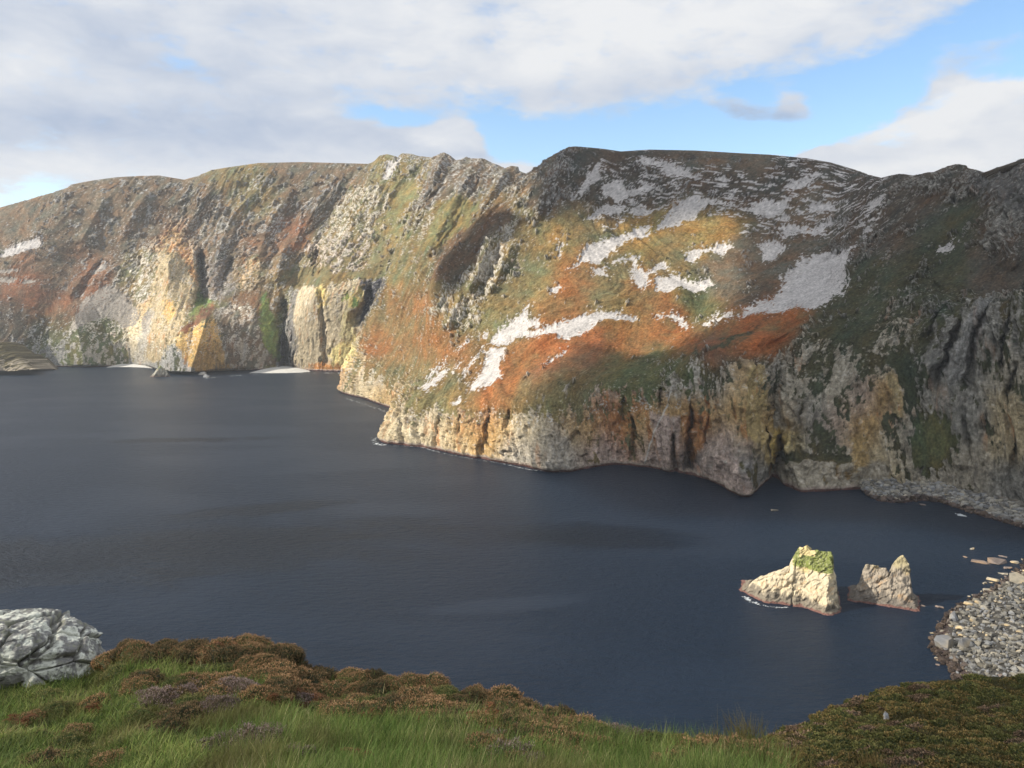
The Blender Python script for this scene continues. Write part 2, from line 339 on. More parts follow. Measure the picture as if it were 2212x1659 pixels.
# -- cover: what grows or lies where. (px, py, plants, rock, share of rock)
RUST=(.30,.115,.042); RUSTD=(.19,.092,.052); OLIVE=(.175,.143,.070); YGREEN=(.195,.167,.074); BROWN=(.15,.115,.078); DKB=(.085,.067,.048)
GREEN=(.105,.11,.048); DKG=(.064,.064,.034); OCHV=(.27,.18,.065); LGREEN=(.16,.20,.06)
GREY=(.29,.285,.275); PALE=(.42,.385,.33); CREAM=(.56,.47,.32); OCHRE=(.48,.32,.14); YEL=(.66,.53,.22); PINK=(.46,.36,.31); DARK=(.07,.065,.07); RROCK=(.38,.16,.055); DGREY=(.17,.17,.175)  # DARK paints the gloom inside caves into the rock colour
TP = [
 (840,700,OLIVE,PALE,.12),(880,725,OLIVE,PALE,.1),(930,700,OLIVE,PALE,.3),(925,765,OLIVE,PALE,.08),(865,775,OLIVE,PALE,.1),(880,645,OLIVE,PALE,.2),(985,728,OLIVE,PALE,.4),(835,690,OLIVE,PALE,.1),(900,600,OLIVE,PALE,.25),(1030,800,OLIVE,PALE,.02),(960,830,OLIVE,PALE,.02),(1100,750,OLIVE,PALE,.05),(1030,740,OLIVE,PALE,.2),
 (-100,480,BROWN,GREY,.2),(0,480,BROWN,GREY,.15),(0,560,BROWN,GREY,.35),(50,620,RUSTD,GREY,.05),(130,600,BROWN,GREY,.3),(110,655,RUSTD,GREY,.05),(-100,620,RUSTD,GREY,.1),
 (30,690,DKB,GREY,.3),(100,705,DKG,GREY,.45),(200,745,GREEN,PALE,.5),(120,770,GREEN,GREY,.6),(-100,760,DKG,GREY,.5),(200,430,BROWN,GREY,.3),(150,500,BROWN,GREY,.3),
 (220,500,BROWN,GREY,.4),(330,420,BROWN,GREY,.35),(310,500,BROWN,GREY,.35),(450,420,BROWN,GREY,.45),(440,500,BROWN,GREY,.5),(560,430,OLIVE,GREY,.45),(560,500,BROWN,GREY,.5),
 (640,420,BROWN,GREY,.4),(700,430,BROWN,GREY,.5),(560,550,RUSTD,GREY,.3),(640,510,RUSTD,GREY,.2),(640,370,BROWN,GREY,.15),(480,380,OLIVE,GREY,.15),(780,375,BROWN,GREY,.3),
 (280,600,BROWN,PALE,.6),(200,590,RUSTD,GREY,.3),(250,560,BROWN,GREY,.4),(360,600,OLIVE,CREAM,.8),(380,650,OLIVE,OCHRE,.85),(378,540,RUSTD,OCHRE,.85),(340,720,OLIVE,CREAM,.9),(360,690,OLIVE,OCHRE,.9),
 (430,640,LGREEN,GREY,.1),(445,700,OLIVE,OCHRE,.4),(420,760,OLIVE,OCHRE,.95),(465,745,OLIVE,OCHRE,.9),(400,730,OLIVE,YEL,.9),(350,785,OLIVE,GREY,.9),(520,780,OLIVE,PALE,.7),(540,730,GREEN,GREY,.4),(585,720,LGREEN,GREY,.05),(500,690,BROWN,GREY,.5),(560,660,RUSTD,GREY,.2),
 (470,600,BROWN,DGREY,.7),(540,590,OLIVE,OCHRE,.6),(500,560,BROWN,DGREY,.6),(600,560,BROWN,DGREY,.5),(610,600,OLIVE,DGREY,.5),(600,645,OLIVE,PALE,.6),(650,700,OLIVE,CREAM,.85),(700,680,LGREEN,YEL,.85),(745,735,OLIVE,YEL,1),
 (700,790,OLIVE,RROCK,.9),(745,785,OLIVE,RROCK,1),(725,760,OLIVE,YEL,1),(650,770,OLIVE,DGREY,.8),(628,740,OLIVE,DGREY,.85),(790,660,GREEN,DARK,.85),(790,640,GREEN,DARK,.9),(700,560,OLIVE,PINK,.85),(740,545,OLIVE,PINK,.7),(770,590,OLIVE,PALE,.1),(680,600,OLIVE,PALE,.2),(820,560,OLIVE,PALE,.3),(690,470,DKB,DGREY,.6),
 (750,480,OLIVE,PALE,.6),(720,510,OLIVE,PALE,.5),(820,440,OLIVE,PALE,.45),(870,400,YGREEN,PALE,.2),(830,365,YGREEN,GREY,.2),(895,340,OLIVE,GREY,.95),
 (900,370,OLIVE,GREY,.4),(960,350,BROWN,GREY,.7),(1050,380,BROWN,GREY,.65),(1000,400,BROWN,GREY,.5),(940,430,BROWN,PALE,.5),(870,480,YGREEN,PALE,.35),(980,480,YGREEN,PALE,.2),(1040,430,OLIVE,GREY,.5),(900,420,OLIVE,PALE,.5),
 (900,560,OLIVE,PALE,.25),(860,600,YGREEN,PALE,.15),(850,665,RUST,PALE,.05),(815,730,RUST,PALE,.03),(840,760,RUST,PALE,.05),(880,700,OLIVE,PALE,.15),(910,660,RUST,PALE,.15),(905,745,RUST,PALE,.1),(790,700,OLIVE,PALE,.2),
 (760,795,OLIVE,CREAM,.4),(780,840,OLIVE,CREAM,.95),(840,865,OLIVE,OCHRE,.95),(830,805,OLIVE,PALE,.25),(870,790,OLIVE,PALE,.2),(880,830,OLIVE,OCHRE,.5),
 (1200,340,BROWN,GREY,.55),(1230,400,DKB,GREY,.5),(1180,430,BROWN,GREY,.5),(1000,515,RUSTD,GREY,.1),(1080,480,RUSTD,GREY,.15),(970,570,DKB,GREY,.25),(1050,550,OLIVE,PALE,.9),(1110,480,OLIVE,PALE,.6),(1020,600,OLIVE,PALE,.7),(950,600,OLIVE,PALE,.4),
 (990,680,OLIVE,PALE,.65),(1000,640,OLIVE,PALE,.5),(965,720,RUST,PALE,.25),(950,745,RUST,PALE,.05),(1010,765,RUST,PALE,.02),(920,800,OLIVE,PALE,.1),(1100,570,OLIVE,PALE,.4),(1150,500,OLIVE,PALE,.3),(1150,560,OLIVE,PALE,.2),(1100,640,OLIVE,PALE,.15),
 (1200,520,OCHV,PALE,.12),(1260,490,OLIVE,PALE,.1),(1180,620,YGREEN,PALE,.08),(1230,620,RUST,PALE,0),(1205,665,(.25,.135,.055),PALE,.02),(1250,585,(.25,.135,.055),PALE,0),(1290,660,OLIVE,PALE,.03),(1350,690,OCHV,PALE,.04),(1320,600,OLIVE,PALE,0),(1400,635,(.25,.135,.055),PALE,0),(1390,700,(.25,.135,.055),PALE,0),
 (1450,705,RUST,PALE,0),(1475,735,RUST,PALE,0),(1120,790,RUST,PALE,0),(1160,760,RUST,PALE,0),(1070,830,RUST,PALE,0),(1040,860,RUST,PALE,0),(1250,740,RUST,PALE,0),(1350,735,RUST,PALE,0),(1280,780,RUSTD,PALE,0),(1180,820,RUSTD,PALE,.03),(1060,700,YGREEN,PALE,.1),(1110,700,OLIVE,PALE,.05),
 (1130,850,OLIVE,PALE,.03),(1000,865,YGREEN,PALE,.05),(900,870,YGREEN,PALE,.1),(1200,860,YGREEN,PALE,.1),(1340,790,GREEN,PALE,.1),(1400,830,GREEN,PALE,.15),(1300,830,GREEN,PALE,.1),(1450,780,GREEN,PALE,.3),(1480,820,GREEN,PALE,.45),(1250,850,OLIVE,PALE,.1),
 (1450,550,OLIVE,PALE,.03),(1400,520,OCHV,PALE,.03),(1550,500,OCHV,PALE,.03),(1500,480,OCHV,PALE,.05),(1550,620,BROWN,GREY,.1),(1600,560,BROWN,GREY,.2),(1620,620,DKB,GREY,.15),(1700,560,BROWN,GREY,.2),(1600,730,RUST,PALE,0),(1700,690,RUST,PALE,0),(1540,750,RUSTD,PALE,0),(1660,740,RUST,PALE,.0),(1520,690,GREEN,PALE,.08),(1500,650,GREEN,PALE,.12),
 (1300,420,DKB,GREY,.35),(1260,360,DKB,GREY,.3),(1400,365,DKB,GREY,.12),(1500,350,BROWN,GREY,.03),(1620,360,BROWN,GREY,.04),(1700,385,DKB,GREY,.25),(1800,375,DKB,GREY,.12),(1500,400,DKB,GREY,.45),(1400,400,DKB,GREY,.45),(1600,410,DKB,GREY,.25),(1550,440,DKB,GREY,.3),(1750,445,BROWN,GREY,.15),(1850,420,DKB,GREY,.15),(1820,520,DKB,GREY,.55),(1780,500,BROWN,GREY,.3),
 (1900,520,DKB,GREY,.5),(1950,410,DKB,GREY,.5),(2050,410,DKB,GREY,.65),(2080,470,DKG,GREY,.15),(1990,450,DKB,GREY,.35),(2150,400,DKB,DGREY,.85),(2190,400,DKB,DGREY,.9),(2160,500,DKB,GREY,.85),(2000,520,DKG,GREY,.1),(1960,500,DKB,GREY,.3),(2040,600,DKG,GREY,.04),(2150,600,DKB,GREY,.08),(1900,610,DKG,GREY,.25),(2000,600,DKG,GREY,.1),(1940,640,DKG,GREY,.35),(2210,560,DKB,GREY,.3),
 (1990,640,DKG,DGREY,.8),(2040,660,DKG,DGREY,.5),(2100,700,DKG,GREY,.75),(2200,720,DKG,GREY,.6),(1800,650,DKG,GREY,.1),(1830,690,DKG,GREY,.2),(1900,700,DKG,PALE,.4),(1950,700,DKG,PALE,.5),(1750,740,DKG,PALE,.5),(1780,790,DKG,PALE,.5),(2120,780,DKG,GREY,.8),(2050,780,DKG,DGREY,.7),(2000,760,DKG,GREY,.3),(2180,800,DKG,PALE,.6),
 (860,920,OLIVE,CREAM,.97),(930,930,OLIVE,CREAM,.97),(1000,930,OLIVE,OCHRE,.9),(1080,940,OLIVE,OCHRE,.95),(960,950,OLIVE,CREAM,1),(1150,930,OLIVE,CREAM,.95),(1200,960,OLIVE,PALE,1),(1130,980,OLIVE,PALE,1),(1040,910,OLIVE,RROCK,.7),(1250,920,OLIVE,OCHRE,.75),(1330,930,OLIVE,RROCK,.8),(1300,970,OLIVE,PINK,.85),(1280,880,OLIVE,RROCK,.55),(1400,910,OLIVE,OCHRE,.7),(1380,870,GREEN,RROCK,.4),
 (1440,960,OLIVE,PINK,1),(1470,900,OLIVE,OCHRE,.7),(1500,930,OLIVE,RROCK,1),(1500,980,OLIVE,DARK,1),(1530,900,OLIVE,OCHRE,.95),(1560,960,OLIVE,PINK,1),(1570,1020,OLIVE,PALE,1),(1600,870,OLIVE,OCHRE,.95),(1618,830,DKG,OCHRE,.9),(1640,940,OLIVE,OCHRE,.8),(1680,960,OLIVE,YEL,1),(1680,900,DKG,OCHRE,.9),(1620,990,DKG,DGREY,.7),(1550,840,DKG,PALE,.4),(1700,850,DKG,PALE,.8),(1720,800,DKG,PALE,.6),
 (1660,830,DKG,GREY,.2),(1740,900,DKG,GREY,.45),(1800,850,DKG,PALE,.5),(1850,860,DKG,PINK,.7),(1850,930,DKG,OCHRE,.85),(1800,920,DKG,PINK,.5),(1900,1000,DKG,CREAM,.97),(1800,1010,DKG,PALE,1),(1730,1020,DKG,PALE,1),(1780,965,DKG,GREY,.15),(1920,860,DKG,OCHRE,.7),(1960,900,DKG,PALE,.6),(1950,980,DKG,PALE,.8),(2020,960,GREEN,GREY,0),(2030,930,GREEN,GREY,.1),
 (2100,900,DKG,GREY,.8),(2080,1010,DKG,PALE,.9),(2180,900,DKG,CREAM,.8),(2200,960,DKG,CREAM,.8),(2200,1030,DKG,GREY,.95),(2050,850,DKG,GREY,.6),(2000,850,DKG,GREY,.4),(1900,780,DKG,PALE,.5),(1850,780,DKG,PALE,.4),(2300,700,DKG,GREY,.6),(2400,900,DKG,GREY,.8),(2700,900,DKG,GREY,.8),(2400,400,DKG,GREY,.6)]
tx = np.array([t[0] for t in TP], np.float32); ty = np.array([t[1] for t in TP], np.float32)
tv = np.array([list(t[2])+list(t[3])+[t[4]] for t in TP], np.float32)
# evaluate the cover field on a coarse lattice, then sample it
wpx = PX+14*fbm2(su/40, sv/60, 3)*np.clip(1500/np.maximum(P0[..., 1], 300), .4, 1.6)
wpy = PY+12*fbm2(su/40+50, sv/60+9, 3)
wpx = wpx+5*n2(su/9, sv/12); wpy = wpy+5*n2(su/9+7, sv/12)
gx = np.arange(-400, 3205, 10.); gy = np.arange(280, 1300, 10.)
GX, GY = np.meshgrid(gx, gy); num = np.zeros(GX.shape+(7,)); den = np.zeros(GX.shape)
for k in range(len(TP)):
    d2 = (GX-tx[k])**2+(GY-ty[k])**2; wgt = np.exp(-d2/(2*26.**2))+1e-4/(1+d2/900)+1e-9
    num += wgt[..., None]*tv[k]; den += wgt
fieldg = num/den[..., None]
def samp(F, x, y):
    fx = np.clip((x-gx[0])/10, 0, len(gx)-1.001); fy = np.clip((y-gy[0])/10, 0, len(gy)-1.001)
    i = fx.astype(int); j = fy.astype(int); a = (fx-i)[..., None]; b = (fy-j)[..., None]
    return F[j, i]*(1-a)*(1-b)+F[j, i+1]*a*(1-b)+F[j+1, i]*(1-a)*b+F[j+1, i+1]*a*b
cov_ = samp(fieldg, wpx, wpy).astype(np.float32)
z1 = lambda *a: [(.36*a[i], 292+.36*a[i+1]) for i in range(0, len(a), 2)]
z2 = lambda *a: [(708+.36*a[i], 292+.36*a[i+1]) for i in range(0, len(a), 2)]
z5 = lambda *a: [(1415.7+.36*a[i], 619+.36*a[i+1]) for i in range(0, len(a), 2)]
COVER = [
 (z1(760,700,860,690,960,720,940,860,890,1000,820,1010,740,950,700,860), OLIVE, PALE, .6),
 (z1(1020,640,1100,680,1170,780,1190,900,1190,960,1120,1130,1040,1240,950,1340,860,1350,870,1200,900,1000,940,860,960,720), OLIVE, (.37,.295,.185), .93),
 (z1(1020,640,1110,690,1170,790,1185,900,1130,800,1080,725,1010,720), RUSTD, (.46,.26,.11), .9), (z1(1000,1000,1070,980,1060,1080,1010,1110,980,1060), OLIVE, (.47,.31,.12), 1), (z1(840,1180,900,1040,930,1050,900,1200,870,1340,820,1350), OLIVE, (.38,.35,.30), .95),
 (z1(1280,1060,1400,1020,1500,1010,1560,1130,1690,1350,1600,1390,1450,1410,1350,1330,1320,1180), BROWN, PALE, .5), (z1(1180,1140,1290,1110,1330,1200,1340,1320,1400,1400,1190,1420,1100,1330,1060,1250,1110,1180), OLIVE, (.46,.29,.105), .98),
 (z1(1080,1180,1180,1090,1270,1020,1285,1060,1180,1140,1110,1190), RUSTD, PALE, 0), (z1(930,1350,1060,1230,1110,1330,1190,1430,1000,1440,900,1400), DKG, GREY, .8), (z1(1590,940,1640,1100,1700,1340,1690,1360,1600,1300,1560,1130,1560,1000), LGREEN, GREY, .02), (z1(1190,960,1240,950,1270,1010,1190,1060,1150,1090), LGREEN, GREY, 0),
 (z1(1190,740,1330,770,1420,900,1400,960,1290,1020,1210,940), BROWN, (.22,.20,.19), .8), (z1(1480,900,1440,960,1490,760,1540,730,1560,780), OLIVE, (.46,.33,.2), .8),
 (z1(1700,860,1930,790,2050,830,2300,790,2300,850,2100,885,1960,890,1800,930), OLIVE, PALE, .04), (z1(1920,700,2000,600,2100,600,2212,640,2212,780,2050,830,1930,760), OLIVE, (.39,.34,.30), .66),
 (z1(1780,960,1830,905,1960,900,2212,870,2212,1050,2140,1300,2080,1400,1860,1400,1740,1370,1700,1250), OLIVE, (.43,.36,.25), .95), (z1(1690,1200,1760,960,1790,930,1770,1100,1790,1300,1740,1380,1690,1320), DKG, (.17,.16,.155), .95),
 (z1(1905,905,1960,900,1965,1020,1915,1070), OLIVE, (.60,.46,.18), 1), (z1(2070,960,2180,900,2190,1000,2080,1050), LGREEN, YEL, .5), (z1(1985,1270,2080,1230,2150,1180,2130,1330,2070,1410,2000,1380,1980,1310), OLIVE, (.76,.63,.28), 1), (z1(2060,1050,2140,1060,2130,1200,2040,1240), OLIVE, (.6,.52,.28), 1), (z1(1860,1370,2070,1385,2060,1415,1880,1415), RUST, (.42,.19,.06), 1),
 (z2(200,875,360,862,350,900,300,1000,260,1100,200,1150,210,1000), DKG, (.11,.11,.13), .97),  # cave mouth: its darkness is painted in as a rock colour
 (z2(1110,510,1160,520,1130,590,1060,700,1050,800,960,870,900,900,850,900,880,800,940,700,1000,620,1080,540), OLIVE, PALE, .82), (z2(1150,600,1220,620,1180,680,1100,760,1060,850,1150,840,1010,940,960,950,1040,830,1080,720), OLIVE, PALE, .62),
 (z2(810,920,880,960,880,1050,920,1130,820,1200,760,1220,760,1130,680,1170,720,1060,780,980), OLIVE, PALE, .66), (z2(700,940,750,960,720,1030,650,1100,650,1040), OLIVE, PALE, .6), (z2(1390,90,1500,120,1500,200,1420,300,1380,400,1300,500,1240,520,1260,440,1330,330,1350,230), DKB, GREY, .66),
 (z2(640,160,700,110,900,180,1000,250,960,300,880,380,760,330,640,420,540,520,500,520,540,420,600,320), BROWN, GREY, .6), (z2(30,480,160,300,330,330,370,420,260,560,100,620,0,640), OLIVE, PALE, .62), (z2(440,560,520,480,600,440,690,440,640,560,560,640), OLIVE, PALE, .5),
 (z2(400,300,500,260,560,330,460,480,330,520,380,400), YGREEN, GREY, .08), (z2(660,420,800,380,900,420,880,500,760,620,640,700,560,700,640,540), YGREEN, GREY, .1), (z2(860,560,960,470,1080,430,1130,480,1030,600,900,760,800,900,640,890,650,760), (.13,.088,.055), GREY, .2),
 (z2(1230,340,1300,300,1330,330,1260,440,1200,480), DKB, GREY, .2), (z2(1400,120,1640,90,2212,110,2212,150,1900,140,1640,160,1600,200), DKB, GREY, .08),
 (z5(1540,960,1600,900,1700,880,1760,860,1830,930,1760,1010,1700,1090,1560,1100), GREEN, GREY, 0), (z5(1760,520,1780,450,1900,200,1990,80,2030,90,1990,250,1900,430,1880,560,1800,620), DKG, (.30,.30,.31), .92), (z5(2040,90,2120,80,2080,240,2000,400,1960,420,2000,230), DKG, GREY, .85),
 (z5(250,1090,480,960,580,1250,400,1220,280,1140), OLIVE, PINK, 1), (z5(530,700,560,500,600,480,640,640,620,800,660,1000,700,1100,660,1110,560,920,520,860), OLIVE, (.44,.33,.15), .97), (z5(680,900,760,850,770,1000,740,1100,690,1100), OLIVE, (.60,.44,.15), 1), (z5(700,820,760,640,830,500,900,380,930,400,860,560,800,700,780,850), DKG, PALE, .85), (z5(760,1080,900,1040,1390,1060,1390,1180,1080,1190,960,1230,770,1230), OLIVE, PALE, .97), (z5(800,1000,1160,1010,1160,1060,900,1040,780,1080), DKG, GREY, .1),
 (z5(1160,900,1240,900,1280,1080,1200,1110,1160,1000), OLIVE, (.48,.34,.16), .95), (z5(1000,640,1100,420,1130,450,1120,600,1060,680), DKG, PALE, .8), (z5(1350,560,1400,540,1500,700,1530,800,1480,800), DKG, (.42,.34,.2), .85), (z5(230,360,280,420,560,300,640,240,560,330,430,400,240,440), DKG, GREY, .1), (z5(1250,420,1500,440,1560,640,1500,660,1400,520), DKG, GREY, .1), (z5(860,240,1200,260,1350,300,1300,360,1000,330), DKG, GREY, .12),
 (z5(160,780,330,760,340,840,300,1000,240,1080,220,900), OLIVE, (.36,.17,.07), 1), (z5(0,760,150,780,140,900,120,1060,0,1090), OLIVE, PINK, .97),
]
epx = wpx+7*fbm2(su/9+3, sv/38, 3, .65); epy = wpy+9*fbm2(su/9+33, sv/30, 3, .65)
for P_, a_, b_, c_ in COVER:
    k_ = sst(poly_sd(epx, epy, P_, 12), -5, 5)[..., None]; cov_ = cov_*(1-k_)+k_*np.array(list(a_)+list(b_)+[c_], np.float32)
cov_ = cov_.astype(np.float32)
VEG, ROC, RK = cov_[..., :3], cov_[..., 3:6], cov_[..., 6]
# rock pattern: streaked down the slope
cl = sst(VV, 2.25, 1.9)                                 # 1 on the sea cliff
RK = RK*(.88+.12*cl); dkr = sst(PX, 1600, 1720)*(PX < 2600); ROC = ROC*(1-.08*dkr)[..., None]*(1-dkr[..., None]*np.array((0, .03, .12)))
UA = np.where(UU < 12.6, 1.8, 1.0).astype(np.float32)   # far massif: larger features
rn = .55*fbm2(su/28+3, sv/66, 4, .62)+.45*fbm2(su/(7*UA), sv/(13*UA)+8, 3, .65)
rock = sst(rn, .30-.62*RK-.03, .30-.62*RK+.07)*(RK > .015)
back = sst(VV, 6.05, 6.6); rock = rock*(1-back)

# scree fields
z2 = lambda *a: [(708+.36*a[i], 292+.36*a[i+1]) for i in range(0, len(a), 2)]
z3 = lambda *a: [(1415.7+.36*a[i], 292+.36*a[i+1]) for i in range(0, len(a), 2)]
z1 = lambda *a: [(.36*a[i], 292+.36*a[i+1]) for i in range(0, len(a), 2)]
z4 = lambda *a: [(708+.36*a[i], 619+.36*a[i+1]) for i in range(0, len(a), 2)]
SCREE = [
 z2(975,1255,1000,1215,1090,1110,1100,1108,1050,1180,1130,1110,1210,1020,1225,1022,1190,1130,1240,1110,1280,1100,1275,1190,1330,1160,1500,1110,1555,1065,1540,1095,1620,1075,1760,1070,1740,1100,1850,1100,1850,1130,1780,1125,1650,1125,1560,1190,1430,1240,1370,1215,1300,1205,1250,1230,1150,1215,1085,1270,1010,1275),
 z2(1080,1280,1060,1360,1040,1420,1040,1460,1000,1510,930,1520,850,1550,850,1500,920,1450,930,1400,960,1350,950,1310,1010,1290),
 z2(570,1465,630,1400,690,1345,650,1420,600,1450), z2(575,1535,600,1490,640,1450,720,1385,700,1430,640,1500,590,1530), z2(730,1430,810,1355,800,1380,745,1428), z2(768,1288,860,1228,850,1250,780,1288),
 z2(928,1222,955,1188,967,1195,940,1227), z4(752,718,805,668,814,685,770,722), z2(840,1410,900,1330,960,1260,930,1310,860,1400,800,1480,810,1450), z4(560,600,720,470,640,580,580,640), z4(1300,490,1445,395,1430,420,1320,500),
 z2(1455,815,1500,760,1560,660,1700,625,1820,590,1830,570,1925,540,1920,610,1850,625,1800,640,1700,710,1620,785,1540,770,1470,815),
 z2(1690,775,1720,755,1830,730,1870,730,1850,790,1920,830,1950,800,2010,760,2045,800,1990,815,1930,840,1930,880,1885,935,1850,910,1820,840,1820,790,1830,755,1760,762),
 z2(1575,820,1680,790,1660,830,1700,850,1600,845), z3(0,870,30,862,60,860,110,835,180,880,240,905,330,880,350,925,240,955,150,930,60,960,0,945), z2(1345,955,1360,920,1395,900,1405,930,1370,960),
 z2(1375,700,1400,660,1415,670,1405,720,1385,750), z2(1455,400,1530,300,1560,230,1620,160,1640,180,1630,260,1650,250,1600,290,1540,330,1480,405), z2(1550,510,1600,470,1660,430,1720,420,1800,430,1760,470,1700,480,1640,490,1590,520),
 z2(1665,370,1640,300,1760,270,1780,340,1900,300,1990,330,1880,355,1790,370,1750,415,1700,380), z2(1850,170,1900,140,2000,170,2090,210,2000,200,1900,190),
 z3(0,570,60,490,150,400,230,370,310,400,370,390,440,430,560,450,620,410,690,400,790,410,800,450,760,480,690,515,640,500,560,470,420,430,330,430,270,470,220,520,150,520,150,550,60,560,20,575),
 z3(510,1110,530,1070,600,1030,660,985,690,1010,730,960,770,900,770,870,830,800,890,730,905,760,960,720,1080,700,1090,725,1150,690,1235,640,1170,700,1170,760,1150,830,1165,910,1120,880,1130,960,1080,960,1010,1030,960,1050,900,1050,840,1030,770,1070,660,1085,690,1060,600,1085),
 z3(720,570,840,545,860,570,920,550,920,590,840,600,780,640,760,620,770,590), z3(605,675,700,655,760,650,780,690,720,750,650,760,640,700), z3(760,330,830,290,960,240,1000,250,940,290,920,320,850,345),
 z3(185,710,260,700,350,690,400,660,465,690,430,720,395,740,330,710,260,735,215,780,190,760), z3(930,440,960,420,1080,430,1100,460,1010,470,910,490), z3(355,270,400,250,450,270,400,290),
 z3(70,1100,110,1080,170,1110,210,1160,190,1170,130,1120), z3(0,1085,45,1100,30,1115,0,1110), z3(290,1150,400,1070,340,1130,460,1080,465,1100,400,1125,300,1160), z3(1680,715,1790,640,1770,700,1720,710), z3(1270,450,1310,400,1400,380,1360,420,1300,460),
 z3(-160,440,-60,430,-20,470,-100,490,-150,480), z3(10,180,60,160,200,220,260,270,150,260,60,250), z3(930,600,1000,540,1080,520,1020,570,960,620), z3(720,515,780,500,820,520,760,530),
 z1(0,740,20,700,110,660,260,615,260,680,190,700,100,735), z1(-60,820,0,815,120,810,110,825,0,838), z1(-60,870,80,855,110,870,80,890,0,895), z1(110,900,150,870,230,880,190,895),
 z1(480,1010,550,960,640,900,700,920,790,1010,830,1060,820,1130,740,1160,660,1090,560,1110,430,1170,400,1200,450,1100), z1(370,930,410,890,410,920,390,940), z2(340,270,350,190,360,150,440,145,430,180,390,240,370,275), z1(850,1180,860,1080,890,1040,900,1100,880,1180),
 z1(1620,640,1650,570,1660,575,1625,645),z1(1660,550,1690,500,1700,505,1670,555), z1(730,600,750,575,735,605), z1(540,830,600,790,660,760,630,810,560,840),
]
SH = [z2(1195,1185,1215,1160,1255,1155,1260,1175,1230,1190)]
sx = PX+3.5*n2(su/14, sv/14)+8.0*n2(su/4.5, sv/30)+4*n2(su/2.2+4, sv/16)+2.8*n2(su/4.5+9, sv/4.5); sy = PY+2.6*n2(su/11+40, sv/11)+2.0*n2(su/4.5+3, sv/4.5+8)
ssd = np.full(PX.shape, -99., np.float32)
for P_ in SCREE: ssd = np.maximum(ssd, poly_sd(sx, sy, P_, 10))
for P_ in SH: ssd = np.minimum(ssd, -poly_sd(sx, sy, P_, 4)*(poly_sd(sx, sy, P_, 4) > -50)+99*(poly_sd(sx, sy, P_, 4) <= -50))
spk = fbm2(su/5+70, sv/7, 3, .6)
scree = (((ssd > 0.2) & ~((UU < 12.6) & (PY > 600) & (spk > .12))) | ((ssd > -10) & (spk > .20+.022*np.maximum(-ssd, 0))) | ((ssd > .2) & (ssd < 3) & (spk > -.1))) & ~((spk < -.33) & (ssd < 7)) & (VV > 1.9) & (VV < 6.02)
# scattered stones over the grey upper slopes of the front hill
up = sst(PX, 1260, 1330)*sst(PX, 1960, 1880)*sst(PY, 560, 470)*sst(VV, 3.5, 4.3)
scat = (fbm2(su/22+5, sv/9, 4, .6) > .16+.0*PX) & (up > .5) & (RK > .10) & (VV < 5.93)
scree |= scat
fine = (0*su > 1) if 1 else (fbm2(su/3.2+5, sv/3.6, 2, .6) > .34-.25*RK) & (rock < .5) & (VV > 1.9) & (VV < 6)   # small pale stones in the heather

# -- relief
N0 = normals(P0)
flip = np.sign(-(N0[..., 1:2])+.0001)                    # point out of the slope, towards the sea
N0 = np.where(N0[..., 2:3] < -.2, -N0, N0); N0 = np.where((N0[..., 1:2] > 0.3) & (N0[..., 2:3] < .3), -N0, N0)
vis = sst(VV, 6.3, 5.9)
near = sst(VV, .9, 1.25)
amp_sky = 1-.75*sst(VV, 5.5, 6.0)
gul = rid2(su/95+2*n2(su/200, sv/300), sv/420, 4, .55)*11+fbm2(su/230, sv/260, 2)*18
gul2 = rid2(su/34+.6*n2(su/60, sv/70), sv/130, 3, .55)*5
wx_, wy_, wz_ = P0[..., 0], P0[..., 1], P0[..., 2]
flute = rid2(su/24+.5*n2(su/50, sv/60)+.002*sv, sv/130, 5, .62)*7.5
wu = su+5*n2(su/15, sv/20)*UA; wv = sv+7*n2(su/15+9, sv/20)*UA
fa, fr_, fe = facets(wu/(17*UA), (wv+.5*wu)/(30*UA), 1); fb, _, fe2 = facets(wu/(6.5*UA), (wv-.3*wu)/(11*UA), 2); fc, _, _ = facets(wu/(2.8*UA), wv/(4.2*UA), 3)
crag = (fa*7.5+fb*3.6+fc*1.7)*(.75+.35*UA)+fbm3(wx_/4.5, wy_/4.5, wz_/6, 2, .6)*1.0
rocky = np.clip(rock, 0, 1)
A1 = sst(UU, 12.6, 11.6)                                # the far massif: larger relief
smth = sst(RK, .22, .04)*(1-A1)
disp = (gul*(.75+.15*A1)+gul2*(.55+.6*rocky)*(1-.75*smth))*amp_sky*(1-.6*cl)
disp += flute*(.12+.8*np.maximum(cl*.9, rocky*.3*(1+.8*A1)))*(1-.5*A1*sst(PY, 560, 640))*(.25+.75*amp_sky)
disp += crag*(.06+.9*sst(rocky, 0, 1)*(1-.25*cl))*(1-.45*A1*sst(PY, 560, 640))*(.35+.65*amp_sky)
# hand-placed spurs (+) and clefts (-): polyline in picture units, half width, metres, sharpness
def spur(line, wd, h0, p=1.0, taper=.25):
    a_ = 3.5 if h0 < 0 else 1.5 if h0 < 60 else 0
    if h0 < 0: line = [(x+1.5, y-6) for x, y in line[:1]]+list(line[1:])
    d, t, s = seg_dist(PX+a_*n2(su/13, sv/22)+a_*.5*n2(su/5, sv/9), PY, line)
    wd2 = wd*(1+(.35*n2(su/15, sv/30) if h0 < 60 else .3*n2(su/160, sv/160)+.05*n2(su/30, sv/60))); wd2 = wd2*(.45+.9*t) if h0 < 0 else wd2; h = abs(h0) if h0 > 0 else abs(h0)*.8; f = np.clip(1-d/wd2, 0, 1)**p
    return (h*f*sst(t, -.001, taper)).astype(np.float32)
sp = 0
sp = sp+spur([(371,516),(366,600),(358,700),(345,792)], 66, 125, 1.0)*(UU < 12)
sp = sp+spur([(457,660),(436,720),(412,792)], 95, 175, 1.0)*(UU < 12)
